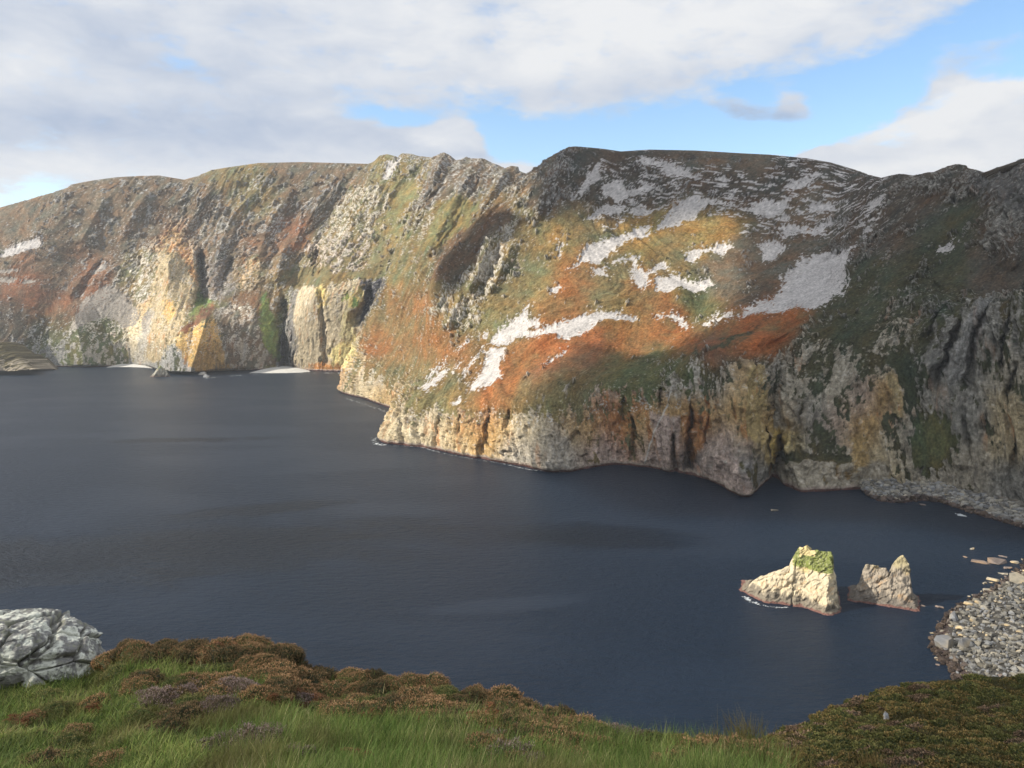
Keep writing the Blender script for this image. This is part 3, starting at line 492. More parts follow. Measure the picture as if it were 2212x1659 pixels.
sp = sp-spur([(404,640),(386,690),(352,770)], 9, -22)*(UU < 12)-spur([(610,640),(600,700),(618,790)], 14, -60)*(UU < 12)
sp = sp+spur([(150,640),(185,790)], 60, 60)*(UU < 12)+spur([(560,640),(520,800)], 60, 40)*(UU < 12)
sp = sp-spur([(436,540),(437,650)], 16, -95)*(UU < 12)-spur([(614,640),(616,785)], 17, -80)*(UU < 12.1)-spur([(690,620),(705,780)], 9, -25)*(UU < 12.1)-spur([(225,560),(170,640)], 12, -30)*(UU < 12)
sp = sp-spur([(800,612),(795,660),(770,690)], 15, -60)*(UU < 12.9)-spur([(690,540),(687,590)], 9, -50)*(UU < 12)-spur([(505,560),(480,620)], 15, -45)*(UU < 12)
for ln, wd, h in [([(560,400),(500,480),(470,560)],22,35),([(640,400),(580,490),(560,560)],22,35),([(470,400),(400,500)],20,30),([(720,400),(650,500),(610,590)],24,40),([(330,410),(270,500)],22,30),([(240,410),(180,520)],22,25),([(760,440),(700,540)],24,40),([(620,520),(600,600)],18,40),([(690,500),(650,600)],20,40)]:
    sp = sp+spur(ln, wd, h*.62)*(UU < 12.3)
FR = (UU > 12.9)
for ln, wd, h in [([(962,331),(930,400),(870,500)],26,40),([(1045,345),(990,430),(930,540)],22,35),([(1111,474),(1061,522),(1043,573),(1015,625)],24,40),([(1122,512),(1082,590),(1060,628)],16,20),
                  ([(1003,627),(965,700)],18,22),([(1226,322),(1205,370),(1162,465)],22,30),([(1290,420),(1250,470)],18,15),([(1100,360),(1040,460)],18,25)]:
    sp = sp+spur(ln, wd, h)*FR
CLF = FR & (UU > 16.5)
for ln, wd, h in [([(868,885),(872,955)],6,10),([(955,900),(948,960)],7,16),([(1001,900),(998,940)],5,10),([(1062,885),(1050,985)],9,20),([(1105,890),(1100,930)],5,10),([(1216,1000),(1222,960),(1245,940)],6,18),
                  ([(1350,860),(1345,910)],7,16),([(1370,900),(1372,990)],8,18),([(1430,840),(1432,880)],6,18),([(1455,935),(1462,1010)],8,30),([(1500,860),(1502,1008)],13,40),([(1535,900),(1530,960)],6,12),([(1640,905),(1660,1000),(1672,1035)],10,40),([(1692,940),(1685,1030)],11,55),
                  ([(2072,645),(2030,700),(2013,742)],12,30),([(2090,690),(2060,760),(2036,840)],13,38),([(2150,650),(2110,740),(2095,835)],9,30),([(1985,600),(1965,620)],7,14),([(2010,610),(2040,640)],8,16),([(2190,680),(2170,790)],7,22),([(2205,790),(2190,860)],9,20),([(2080,900),(2095,960)],7,16),([(1905,1010),(1940,1060)],6,10),([(1740,870),(1715,960)],10,14),([(2200,930),(2190,1040)],7,14),([(1810,760),(1780,830)],9,12),([(1900,830),(1940,930)],7,10)]:
    sp = sp-spur(ln, wd*1.25, -h, 1.1, .3)*CLF
for ln, wd, h in [([(1600,830),(1590,930),(1600,1060)],42,26),([(1750,720),(1700,850),(1700,900)],22,16),([(1830,760),(1840,1000)],55,18),([(2120,660),(2090,720),(2060,840),(2080,1000)],20,16),([(2150,700),(2130,800)],14,12),([(1440,880),(1445,1010)],26,12),([(1180,890),(1190,1010)],45,12),([(1590,700),(1560,900)],20,6),([(2180,380),(2150,480),(2180,560)],30,25),([(1950,376),(1900,560)],22,12)]:
    sp = sp+spur(ln, wd, h, 1)*CLF
disp = (disp+0)*vis*near
hz = np.stack([N0[..., 0]*.6, -np.ones_like(N0[..., 0]), np.zeros_like(N0[..., 0])], -1); hz /= np.linalg.norm(hz, axis=-1, keepdims=True)
toc = -P0/np.linalg.norm(P0[..., :2], axis=-1, keepdims=True); toc[..., 2] = 0
Nd = N0*.75+toc*.25
scr_s = sst(ssd, -6, 6)
calmf = A1*sst(PY, 540, 600); disp = disp*(1-.55*scr_s)*(1-.42*calmf*sst(np.abs(PX-400), 190, 120)-.35*calmf*sst(np.abs(PX-400), 120, 190))
P1 = P0+Nd*disp[..., None]+toc*(sp*(.4+.6*near)*vis)[..., None]
P1[..., 2] += 0
# a wave-cut ledge and a ragged foot
foot = sst(P0[..., 2], 7, 1.5)*(VV > .5)*vis
P1 = P1+toc*(foot*(2.5+3*n2(su/14, su/40)))[..., None]
# skyline profile
SKY = [(-3000,700),(-1500,645),(-400,560),(-150,500),(0,450),(75,428),(120,415),(150,405),(160,398),(200,390),(250,383),(300,380),(345,379),(380,385),(400,388),(430,380),(460,367),(490,362),(560,352),(650,350),(730,352),(800,354),(815,345),(822,336),(838,333),(866,340),(870,331),(890,332),(905,337),(935,340),(950,334),(960,329),(972,335),(985,346),(1000,344),(1008,338),(1020,342),(1045,342),(1060,350),(1092,363),(1105,358),(1115,359),(1155,372),(1170,357),(1185,342),(1200,332),(1210,328),(1228,317),(1245,316),(1300,321),(1340,327),(1400,323),(1500,325),(1600,331),(1660,334),(1740,342),(1790,351),(1840,366),(1870,377),(1900,384),(1925,378),(1945,375),(1970,379),(2000,372),(2025,371),(2045,358),(2065,354),(2080,357),(2085,363),(2120,372),(2135,372),(2160,360),(2212,343),(2300,315),(2600,260),(3200,240)]
sxk = np.array([s[0] for s in SKY], float); syk = np.array([s[1] for s in SKY], float)
r5 = np.searchsorted(vt, 6.0)
for it in range(3):
    qx, qy = proj(P1[r5])
    tgt = np.interp(qx, sxk, syk); lo = r5-14
    band = proj(P1[lo:r5+10])[1].min(0)
    dpy = band-tgt                                        # >0: too low
    dep = P1[r5, :, 1]; dz = dpy*dep/FP
    hid = (ut > 15.2) & (ut < 16.95)
    dz = np.where(hid, dz-10, dz)
    wt = (sst(VV, 5.1, 6.0)*sst(VV, 8, 6.3))
    P1[..., 2] += wt*dz[None, :]
PXf, PYf = proj(P1)
N1 = normals(P1); N1 = np.where(N1[..., 2:3] < 0, -N1, N1)
steep = 1-np.abs(N1[..., 2])

# -- colours
v1 = fbm2(su/60+5, sv/90, 4, .55); v2 = fbm2(su/10+5, sv/14, 3, .6); v3 = fbm2(su/3.2, sv/3.2+4, 2, .6)
veg = VEG*(1+.45*v1+.4*v2+.8*v3)[..., None]
pm = sst(fbm2(su/48+61, sv/60+7, 4, .65), .0, .28)*np.clip((VEG[..., 0]-2.0*VEG[..., 1])*12, 0, 1)*.78; veg = veg*(1-pm[..., None])+pm[..., None]*np.array((.185, .135, .06))*(1+.5*v3+.35*v2)[..., None]
hue = fbm2(su/35+90, sv/60, 4, .6)[..., None]
veg = veg*(1+hue*np.array([.5, 0, -.3]))
strk = fbm2(su/5.5+.4*v2, sv/45+3, 4, .65); strk2 = fbm2(su/16+30, sv/70, 4, .6); bl = fbm3(wx_/5, wy_/5, wz_/5, 2, .6)
lit_r = sst(RK, .2, .5)*(1-cl)*(ROC[..., 0] > .37); rc = ROC*(1+.25*lit_r)[..., None]*(1+.55*strk+.45*bl+.5*v3)[..., None]
# seams: pale quartz, rusty and dark streaks down the cliff
warm = (np.maximum(ROC[..., 0]-ROC[..., 2], 0)/np.maximum(ROC[..., 0], .05))
w_r = sst(strk2+.3*strk, .18, .5)*np.clip(warm*1.6, .0, .85); w_d = sst(-strk2+.5*strk, .28, .6)*.62; w_p = sst(bl+strk*.6, .3, .6)*.5
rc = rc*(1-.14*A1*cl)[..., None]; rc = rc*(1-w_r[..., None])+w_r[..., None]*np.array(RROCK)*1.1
rc = rc*(1-w_d[..., None])+w_d[..., None]*np.array((.13, .115, .10))
rc = rc*(1-w_p[..., None])+w_p[..., None]*np.array((.58, .55, .48))
por = sst(fbm2(su/(3.4*UA)+9, sv/(5*UA), 3, .65)+.35*fc*(1-cl), -.16, .10); solid = np.clip(np.maximum(cl*.75, sst(RK, .62, .85)*.7), 0, 1); rm = sst(rock, .3, .7)*(por*(1-solid)+solid)
# grass holds on ledges
ledge = sst(N1[..., 2], .80, .95)*(1-cl*.3)*.6*(RK < .9)
rm = rm*(1-ledge)
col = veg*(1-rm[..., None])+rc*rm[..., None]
clump = sst(fbm2(su/(15*UA)+77, sv/(24*UA), 3, .6), -.1, .25)
speck = sst(v3+.25*v2+.35*clump*np.clip(RK*2.2, 0, 1)+.25*(rn-.1), .46, .58)*(.15+.85*np.clip(RK*2.5, 0, 1))*(1-.6*sst(PX, 1500, 1750))*(VV > 1.7)*(RK > .02)
col = col*(1-.85*speck[..., None])+.85*speck[..., None]*np.array((.54, .52, .48))
Z = P1[..., 2]; tn = 1.6*n2(su/8, su/30)
tide = sst(Z+tn, 5.2, 3.4); col = col*(1-tide[..., None])+tide[..., None]*np.array((.33, .27, .22))*(1+.4*v3[..., None])
tide2 = sst(Z+tn*.6, 2.8, 1.6); col = col*(1-tide2[..., None])+tide2[..., None]*np.array((.13, .07, .06))*(1+.3*v3[..., None])
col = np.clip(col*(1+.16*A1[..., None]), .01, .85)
# hanging streams, rills: pale thread down the cliff
for ln in ([(1453,832),(1440,880),(1415,930),(1392,1000)],):
    d, t, s = seg_dist(PXf+2*n2(su/12, sv/12), PYf, ln); mk = sst(d, 2.2, 1.0); col = col*(1-mk[..., None])+mk[..., None]*np.array((.5, .47, .42))
farS = (UU < 12.6)*sst(PY, 540, 600)
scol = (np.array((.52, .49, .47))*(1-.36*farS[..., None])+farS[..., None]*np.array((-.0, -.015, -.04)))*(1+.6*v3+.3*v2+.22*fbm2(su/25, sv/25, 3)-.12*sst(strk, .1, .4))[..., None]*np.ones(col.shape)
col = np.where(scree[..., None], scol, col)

F = grid_faces(NR, NC); Vf = P1.reshape(-1, 3); Cf = col.reshape(-1, 3)
fs = scree.reshape(-1)[F].sum(1) >= 3; fu = UU.reshape(-1)[F].mean(1)
# lift the stones a little proud of the slope
for nm, lo, hi in (('far_cliffs', -1, 12.5), ('headland', 12.5, 17), ('hillside', 17, 26), ('sea_cliffs', 26, 99)):
    m = (fu >= lo) & (fu < hi)
    tag(sub_mesh(nm, Vf, F, m & ~fs, M_land, Cf), kind='structure')
    if (m & fs).any(): tag(sub_mesh('scree', Vf, F, m & fs, M_scree, Cf), {'far_cliffs': 'pale grey scree runs on the far brown massif at left', 'headland': 'small pale scree on the slopes of the middle mountain', 'hillside': 'white and grey scree fields spread over the rust coloured front hill', 'sea_cliffs': 'grey scree on the shaded slopes at far right'}[nm], 'scree', kind='stuff')

# ------------------------------------------------------------------ water
def water():
    m = bpy.data.materials.new('sea_water'); m.use_nodes = True; n = NT(m.node_tree)
    oc = n.n('ShaderNodeTexCoord').outputs['Object']
    mp = n.n('ShaderNodeMapping', i_0=oc); mp.inputs['Rotation'].default_value = (0, 0, radians(-22)); mp.inputs['Scale'].default_value = (1, 2.2, 1)
    big = n.noise(mp.outputs[0], .0032, 5, .55, .6); med = n.noise(mp.outputs[0], .035, 4, .6)
    w1 = n.noise(mp.outputs[0], .12, 5, .62, .3); w2 = n.noise(mp.outputs[0], .7, 4, .65, .2)
    hgt = n.m('ADD', n.m('MULTIPLY', w1, 4.6), n.m('MULTIPLY', w2, 1.3))
    def patch(px, py, rx, ry, rot):
        c = sea(px, py); mq = n.n('ShaderNodeMapping', vector_type='TEXTURE', i_0=oc); mq.inputs['Location'].default_value = (c[0], c[1], 0); mq.inputs['Rotation'].default_value = (0, 0, radians(rot)); mq.inputs['Scale'].default_value = (rx, ry, 1)
        ln = n.n('ShaderNodeVectorMath', operation='LENGTH', i_0=mq.outputs[0]); q = n.m('ADD', ln.outputs['Value'], n.m('MULTIPLY', n.m('SUBTRACT', n.noise(mp.outputs[0], .012, 5, .65, .8), .5), 1.9)); return n.ramp(q, 1.1, .35)
    rough_dark_p = n.m('MAXIMUM', n.m('MAXIMUM', patch(230, 1200, 330, 75, 14), patch(560, 1100, 90, 26, 25)), n.m('MAXIMUM', patch(1290, 1160, 110, 40, -10), patch(400, 950, 150, 22, 5)))
    slick = n.m('MAXIMUM', patch(1080, 1310, 75, 15, 14), n.m('MULTIPLY', patch(1500, 1500, 70, 40, 0), .6))
    calm = n.m('SUBTRACT', n.m('ADD', n.m('MULTIPLY', n.ramp(big, .36, .56), .6), n.m('MULTIPLY', rough_dark_p, 1.4)), n.m('MULTIPLY', slick, .8))
    b = n.n('ShaderNodeBump'); b.inputs['Distance'].default_value = 1.0; n.link(hgt, b.inputs['Height'])
    n.link(n.m('MAXIMUM', n.m('ADD', .28, n.m('MULTIPLY', calm, .5)), .06), b.inputs['Strength'])
    p = n.n('ShaderNodeBsdfPrincipled')
    n.link(n.mix(n.m('MULTIPLY', rough_dark_p, .6), n.mix(med, (.005, .0135, .028, 1), (.0085, .019, .038, 1)), (.002, .006, .014, 1)), p.inputs['Base Color'])  # weaker reflection of ruffled patches is also painted in as darker water
    p.inputs['IOR'].default_value = 1.33; p.inputs['Roughness'].default_value = .36; p.inputs['Specular Tint'].default_value = (.42, .58, .78, 1)
    n.link(b.outputs[0], p.inputs['Normal']); n.n('ShaderNodeOutputMaterial', i_Surface=p.outputs[0]); return m
V = [(-9000, -3000, 0), (9000, -3000, 0), (9000, 9000, 0), (-9000, 9000, 0)]
tag(np_mesh('water', V, [(0, 1, 2, 3)], water()), kind='structure')
#MORE
# ------------------------------------------------------------------ small left headland in front of the far massif
def heightfield(name, x0, x1, y0, y1, step, fn, origin, mat, green=None, warp=1.2, seed=0):
    xs = np.arange(x0, x1, step); ys = np.arange(y0, y1, step); X, Y = np.meshgrid(xs, ys)
    wx = X+warp*fbm2(X/6+seed, Y/6, 3)*1.5; wy = Y+warp*fbm2(X/6+50+seed, Y/6, 3)*1.5
    Zh = fn(wx, wy)
    a_, b_ = X*.8+(Zh+.3*Y)*.6, (Zh+.3*Y)*.8-X*.6; b_ = b_+1.2*n2(a_/6, b_/6)
    hf, rv, ed = facets(a_/7.5, b_/2.6, seed); hf2, rv2, ed2 = facets(a_/2.2, b_/.9, seed+3)
    hi = sst(Zh, -1, 3)
    Zd = Zh+hi*(hf*.6+hf2*.35)
    Px = X+hi*(hf2*.4+hf*.5); Py = Y-hi*(hf*1.3+hf2*.5)
    az_ = math.atan2(origin[0], origin[1]); ca, sa = cos(az_), sin(az_); Px, Py = Px*ca+Py*sa, -Px*sa+Py*ca
    Zd = np.maximum(Zd, -3)
    return X, Y, np.stack([Px+origin[0], Py+origin[1], Zd+origin[2]], -1), hf, hf2, rv, ed
def rock_color(P, X, Y, base, lich, g, tide=True, seed=0):
    z = P[..., 2]; sa_, sb_ = X*.8+(z+.3*Y)*.6, (z+.3*Y)*.8-X*.6; a = fbm2(sa_/8+seed, sb_/1.3, 4, .65); b = fbm3(P[..., 0]/.9, P[..., 1]/.9, z/.9, 2, .6); c_ = fbm2(X/7+seed, z/7, 3)
    col = np.array(base)*(1+.45*a+.4*b)[..., None]
    col = col+(sst(a+c_*.6, .15, .45)*.55)[..., None]*(np.array((.42, .24, .10))-col)
    col = col+(sst(-a+.5*b, .3, .6)*.6)[..., None]*(np.array((.22, .19, .16))-col)
    col = col+(sst(z+6*c_+2*b, 17, 24)*.6)[..., None]*(np.array(lich)*(1+.4*b[..., None])-col)
    tn = 1.2*n2(X/3, Y/3)
    gr = sst(z+tn*2.4+3*c_, 6.4, 3.8); col = col*(1-.8*gr[..., None])+.8*gr[..., None]*np.array((.125, .11, .095))*(1+.4*b[..., None])
    t2 = sst(z+tn*.5, 1.1, .6); col = col*(1-t2[..., None])+t2[..., None]*np.array((.17, .09, .075))
    return np.clip(col, .01, .85)
M_rock = ground_mat('stack_rock', .28, 2.2, .9, .8, .4, .15)
def plane_stack(name, label, org, ext, fn, base, lich, greenfn=None, seed=0, step=.27, cat='sea stack'):
    X, Y, P, hf, hf2, rv, ed = heightfield(name, *ext, step, fn, org, M_rock, seed=seed)
    e = bpy.data.objects.new(name, None); C.objects.link(e); e.location = org; tag(e, label, cat)
    col = rock_color(P, X, Y, base, lich, None, seed=seed)
    F = grid_faces(*X.shape); V = P.reshape(-1, 3)-np.array(org); Cc = col.reshape(-1, 3)
    above = (P[..., 2].reshape(-1)[F].max(1) > -2.5)
    if greenfn is not None:
        gm = greenfn(X, Y, P[..., 2])+.9*fbm2(X/1.8, Y/1.8+seed, 3, .6)
        gf = (gm.reshape(-1)[F].mean(1) > 0) & above
        gc = np.array((.19, .215, .06))*(1+.5*fbm2(X/1.1, Y/1.1, 2)+.3*fbm2(X/4, Y/4, 2))[..., None]
        wh = sst(fbm2(X/.8+5, Y/.6, 2), .2, .4); gc = gc*(1-wh[..., None])+wh[..., None]*np.array((.5, .47, .3))
        sub_mesh('grass_cap', V, F, gf, M_rock, gc.reshape(-1, 3), parent=e)
        sub_mesh('rock_body', V, F, above & ~gf, M_rock, Cc, parent=e)
    else: sub_mesh('rock_body', V, F, above, M_rock, Cc, parent=e)
    return e
mn = lambda *a: np.minimum.reduce(a); mx = lambda *a: np.maximum.reduce(a)
def stack1(x, y):
    cleft = 3.2*np.exp(-((x+1.2-.12*y)/.5)**2)*(y < 0)
    block = mn(22.6+.40*(y+6)-.02*(x-6), 2.1*(y+14+.72*np.maximum(x-4, 0)-2.0*np.maximum(x-16.5, 0)), 6*(23-x), 19+2.6*(x+4.0), 3.2*(19-y-.1*x))
    wedge = mn(18.8+.52*(x+4), 1.15*(x+31.5), 1.6*(y+13.5+1.0*np.minimum(x+18, 0)), 2.0*(15-y+.25*x), 3*(8-x)+20)
    pin = mn(30.3-1.1*np.abs(x-4.6), 6*(y-6.5)+20, 26+3.2*(8.6-x), 26+3.2*(x-.8), 6*(14.5-y)+20)
    skirt = mn(2.6+0*x, .7*(y+16+.66*np.maximum(x-4, 0)-1.8*np.maximum(x-17, 0)+1.0*np.minimum(x+18, 0)), .5*(34+x), .6*(20-y), 1.2*(24.5-x))
    h = mx(block, wedge, pin, skirt)-cleft
    return h+.8*fbm2(x/4, y/4, 3)
o1 = sea(1722, 1291)
plane_stack('sea_stack', 'tall cream sea stack with a green grassy top and a steep dark cleft', tuple(o1), (-38, 30, -32, 24), stack1, (.60, .51, .36), (.62, .50, .20),
            lambda X, Y, z: sst(z, 19.5, 22)*2.2-1.35+.35*(X > 0)-(X > 22)*2-(Y > 16)*2-(np.abs(X-4.6) < 4.5)*(z > 26.2)*3)
def stack2(x, y):
    a = mn(20-.12*(x+8)-.9*np.maximum(x-1, 0), 3.6*(x+15.6), 2.2*(y+10+.1*x), 2.3*(9-y), 19-2.2*(x-1))
    b = mn(28.4-1.0*np.abs(x-10)-.14*(x-10)**2, 2.8*(y+10), 3.6*(9-y), 6.5*(16.6-x), 7*(x-3.0)+11)
    s = mn(5.0+0*x, .9*(x+19.5), .9*(20.5-x), .7*(y+14), .6*(13-y))
    return mx(a, b, s)+.8*fbm2(x/4+9, y/4, 3)
o2 = sea(1906, 1292)
plane_stack('sea_stack', 'smaller brown sea stack with one blunt lump and one tall pointed pinnacle', tuple(o2), (-25, 26, -20, 18), stack2, (.36, .31, .25), (.42, .36, .18), seed=21)
def islet(x, y): return mn(30-1.1*np.abs(x-3)-.5*np.abs(y), 1.3*(22-np.abs(x)), 2*(y+16), 2*(16-y))+3*fbm2(x/9, y/9, 3)
plane_stack('islet', 'small pointed grassy rock islet off the white cove of the far cliffs', tuple(sea(342, 814)+np.array([0, 12, 0])), (-28, 28, -20, 20), islet, (.34, .33, .28), (.3, .34, .1), seed=5, step=.8, cat='islet')

# ------------------------------------------------------------------ loose rocks
def rock_material(name, base, tint=.25, sc=1.5):
    m = bpy.data.materials.new(name); m.use_nodes = True; n = NT(m.node_tree)
    oc = n.n('ShaderNodeTexCoord').outputs['Object']; a = n.noise(oc, sc, 5, .65); b = n.noise(oc, sc*.4, 3, .6)
    r = n.n('ShaderNodeObjectInfo').outputs['Random']
    f = n.m('ADD', n.m('MULTIPLY', n.ramp(a, .3, .7, False), .7), n.m('ADD', .45, n.m('MULTIPLY', r, tint*2)))
    c1 = n.mix(n.ramp(b, .4, .65), base+(1,), (base[0]*1.25, base[1]*1.05, base[2]*.75, 1))
    v = n.n('ShaderNodeVectorMath', operation='SCALE', i_0=c1); n.link(f, v.inputs['Scale'])
    p = n.n('ShaderNodeBsdfPrincipled'); n.link(v.outputs[0], p.inputs['Base Color']); p.inputs['Roughness'].default_value = .9
    bm = n.n('ShaderNodeBump'); bm.inputs['Strength'].default_value = .7; bm.inputs['Distance'].default_value = .3; n.link(a, bm.inputs['Height']); n.link(bm.outputs[0], p.inputs['Normal'])
    n.n('ShaderNodeOutputMaterial', i_Surface=p.outputs[0]); return m
import bmesh
def hull_rock(seed, flat=.7, n=15):
    r = np.random.default_rng(seed); v = r.normal(size=(n, 3)); v /= np.linalg.norm(v, axis=1)[:, None]
    v = np.sign(v)*np.abs(v)**.7; v *= r.uniform(.75, 1.05, (n, 1))*np.array([[.62, .5, .5*flat]])
    bm = bmesh.new()
    for q in v: bm.verts.new(q)
    res = bmesh.ops.convex_hull(bm, input=bm.verts)
    bmesh.ops.delete(bm, geom=[g for g in res['geom_interior'] if isinstance(g, bmesh.types.BMVert)], context='VERTS')
    bmesh.ops.bevel(bm, geom=list(bm.edges), offset=.008, segments=1, affect='EDGES')
    me = bpy.data.meshes.new('boulder'); bm.to_mesh(me); bm.free(); return me
MG = rock_material('boulder_grey', (.165, .17, .18)); MT = rock_material('boulder_tan', (.30, .27, .215)); MR = rock_material('tide_rock', (.185, .15, .135))
RG = [hull_rock(s, .95) for s in range(6)]; RT = [hull_rock(s+20, .7) for s in range(5)]; RR = [hull_rock(s+40, .45) for s in range(5)]
for m_ in RG: m_.materials.append(MG)
for m_ in RT: m_.materials.append(MT)
for m_ in RR: m_.materials.append(MR)
def put_rock(me, p, size, label, group=None, cat='boulder', name='boulder', sz=1.0):
    o = bpy.data.objects.new(name, me); C.objects.link(o); o.location = p
    o.scale = (size, size*random.uniform(.75, 1), size*random.uniform(.8, 1.1)*sz); o.rotation_euler = (random.uniform(-.25, .25), random.uniform(-.25, .25), random.uniform(0, 6.28))
    tag(o, label, cat, group); return o
# the near boulder beach at the right
WL = [(2330, 1140), (2262, 1165), (2236, 1190), (2205, 1232), (2163, 1264), (2120, 1291), (2062, 1318), (2038, 1350), (2022, 1392), (2035, 1422), (2062, 1440), (2068, 1462), (2090, 1520), (2110, 1640)]
wl = np.array([sea(*p) for p in WL]); tt = np.linspace(0, len(WL)-1, 160); wlc = pchip(wl, tt)
inn = wlc+np.array([60, 8, 0.]); inn2 = wlc+np.array([190, 10, 0.])
ks = np.linspace(-.25, 1, 90); rows = []
for k in ks:
    q = wlc*(1-max(k, 0))+inn2*max(k, 0)+np.array([min(k, 0)*30, 0, 0]); q = q.copy(); q[:, 2] = -1.2*(k < 0)*(-k*8) + np.maximum(k, 0)**.8*26; rows.append(q)
B = np.array(rows); B[..., 2] += .9*fbm2(B[..., 0]/7, B[..., 1]/7, 3, .6)+.3
bc = np.array((.07, .066, .06))*(1+.6*fbm2(B[..., 0]/2, B[..., 1]/2, 3))[..., None]; bt = sst(B[..., 2], 2.4, 1.2); bc = bc*(1-bt[..., None])+bt[..., None]*np.array((.07, .05, .045))
M_beach = ground_mat('shingle', .4, 1.6, .95, 1., .6, .1)
tag(np_mesh('beach', B.reshape(-1, 3), grid_faces(*B.shape[:2]), M_beach, np.clip(bc.reshape(-1, 3), .01, .8)), kind='structure')
taken = []
BX, BY = proj(B)
def beach_at(px, py):
    i = np.argmin((BX-px)**2+(BY-py)**2); p = B.reshape(-1, 3)[i]; x, y, z = ray(px, py); t = (p[2]-H)/z; return np.array([x*t, y*t, p[2]])
for (px, py, wpx_, lab, kind) in [(2040, 1397, 46, 'big pale slab boulder at the left tip of the boulder beach', RG), (2083, 1395, 30, 'rounded grey boulder just right of the pale slab on the beach edge', RG),
        (2062, 1338, 30, 'long tilted grey boulder on the upper left edge of the boulder beach', RG), (2033, 1318, 26, 'dark reddish rock at the water on the top left corner of the beach', RR), (2092, 1308, 24, 'rounded tan boulder on the far rim of the boulder beach', RT),
        (2112, 1304, 20, 'pale squared boulder at the water on the beach rim', RT), (2200, 1258, 46, 'large tan boulder at the right edge where the beach narrows', RT), (2075, 1360, 22, 'brown boulder behind the tilted grey one on the beach', RT)]:
    p = beach_at(px, py); s = wpx_*.235*(p[1]/400)*.95; put_rock(random.choice(kind), tuple(p+np.array([0, 0, .3*s*.6])), s, lab); taken.append((px, py, wpx_*.45))
cnt = 0; tries = 0
poly = [(x, y) for x, y in WL[1:12]]+[(2260, 1470), (2260, 1180)]
while cnt < 255 and tries < 6000:
    tries += 1; px = random.uniform(2022, 2245); py = random.uniform(1185, 1500); sdv = float(poly_sd(np.array([px]), np.array([py]), poly, 300)[0])
    if sdv < 0: continue
    r = random.uniform(2.6, 6.6)*(1.0 if py > 1300 else .75)
    if any((px-a)**2+((py-b)*1.3)**2 < (.85*(r+c))**2 for a, b, c in taken): continue
    taken.append((px, py, r)); p = beach_at(px, py); s = r*2.3*.235*(p[1]/400)
    tan = py < 1300 or (random.random() < .55 and px < 2110 and py < 1380) or random.random() < .12
    low = sdv < 7 and random.random() < .5
    put_rock(random.choice(RR if low else RT if tan else RG), tuple(p+np.array([0, 0, s*.12])), s,
        'wet dark red rock at the edge of the boulder beach' if low else 'tan boulder among the grey ones on the boulder beach' if tan else 'grey boulder lying on the boulder beach',
        'wet rocks along the beach edge' if low else 'tan boulders on the beach' if tan else 'grey boulders on the beach'); cnt += 1
def rubble(name, surf_pts, n, s0, s1, mat, label, seed, gain=1.0):
    r = np.random.default_rng(seed); base = []
    for k in range(8):
        me = (RG+RT)[k]; v = np.array([q.co for q in me.vertices]); me.calc_loop_triangles(); f = np.array([t.vertices[:] for t in me.loop_triangles]); base.append((v, f))
    V, F, b, cc = [], [], 0, []
    flat = surf_pts.reshape(-1, 3); idx = r.integers(0, len(flat), n)
    for i in idx:
        v, f = base[r.integers(0, 8)]; s_ = s0*(s1/s0)**(r.random()**1.6); a = r.uniform(0, 6.28); R_ = np.array([[cos(a), -sin(a), 0], [sin(a), cos(a), 0], [0, 0, 1]]); t = r.uniform(-.5, .5); R2 = np.array([[1, 0, 0], [0, cos(t), -sin(t)], [0, sin(t), cos(t)]])
        V.append((v*s_*np.array([1, r.uniform(.6, 1), r.uniform(.7, 1)]))@R2.T@R_.T+flat[i]+np.array([r.normal(0, .8), r.normal(0, .8), s_*.15])); F.append(f+b); b += len(v); g = r.random(); wet = sst(flat[i][2], 1.9, .9)
        cc.append((np.array((.23, .235, .24))*(1-g)+np.array((.33, .30, .24))*g)*r.uniform(.45, 1.35)*gain*(1-wet*.6)*np.ones((len(v), 1))*np.array([1, 1-.2*wet, 1-.25*wet]))
    tag(np_mesh(name, np.concatenate(V), np.concatenate(F), mat, np.concatenate(cc)), label, 'rubble', kind='stuff')
rubble('rubble', B[14:84], 8500, 1.0, 4.3, M_beach, 'loose grey and tan stones filling the boulder beach', 4, .72)
for i in range(46):
    t_ = random.uniform(1.2, 10.5); a_ = pchip(np.array(WL, float), np.array([t_]))[0]; px, py = a_[0]-abs(random.gauss(0, 12 if t_ < 6 else 7))-2, a_[1]+random.gauss(0, 5); p = sea(px, py); s = random.uniform(1.2, 3.6)
    put_rock(random.choice(RR+RR+RT), tuple(p+np.array([0, 0, .1])), s, 'low rock awash just off the edge of the boulder beach', 'rocks awash off the boulder beach', cat='rock', name='rock', sz=.7)
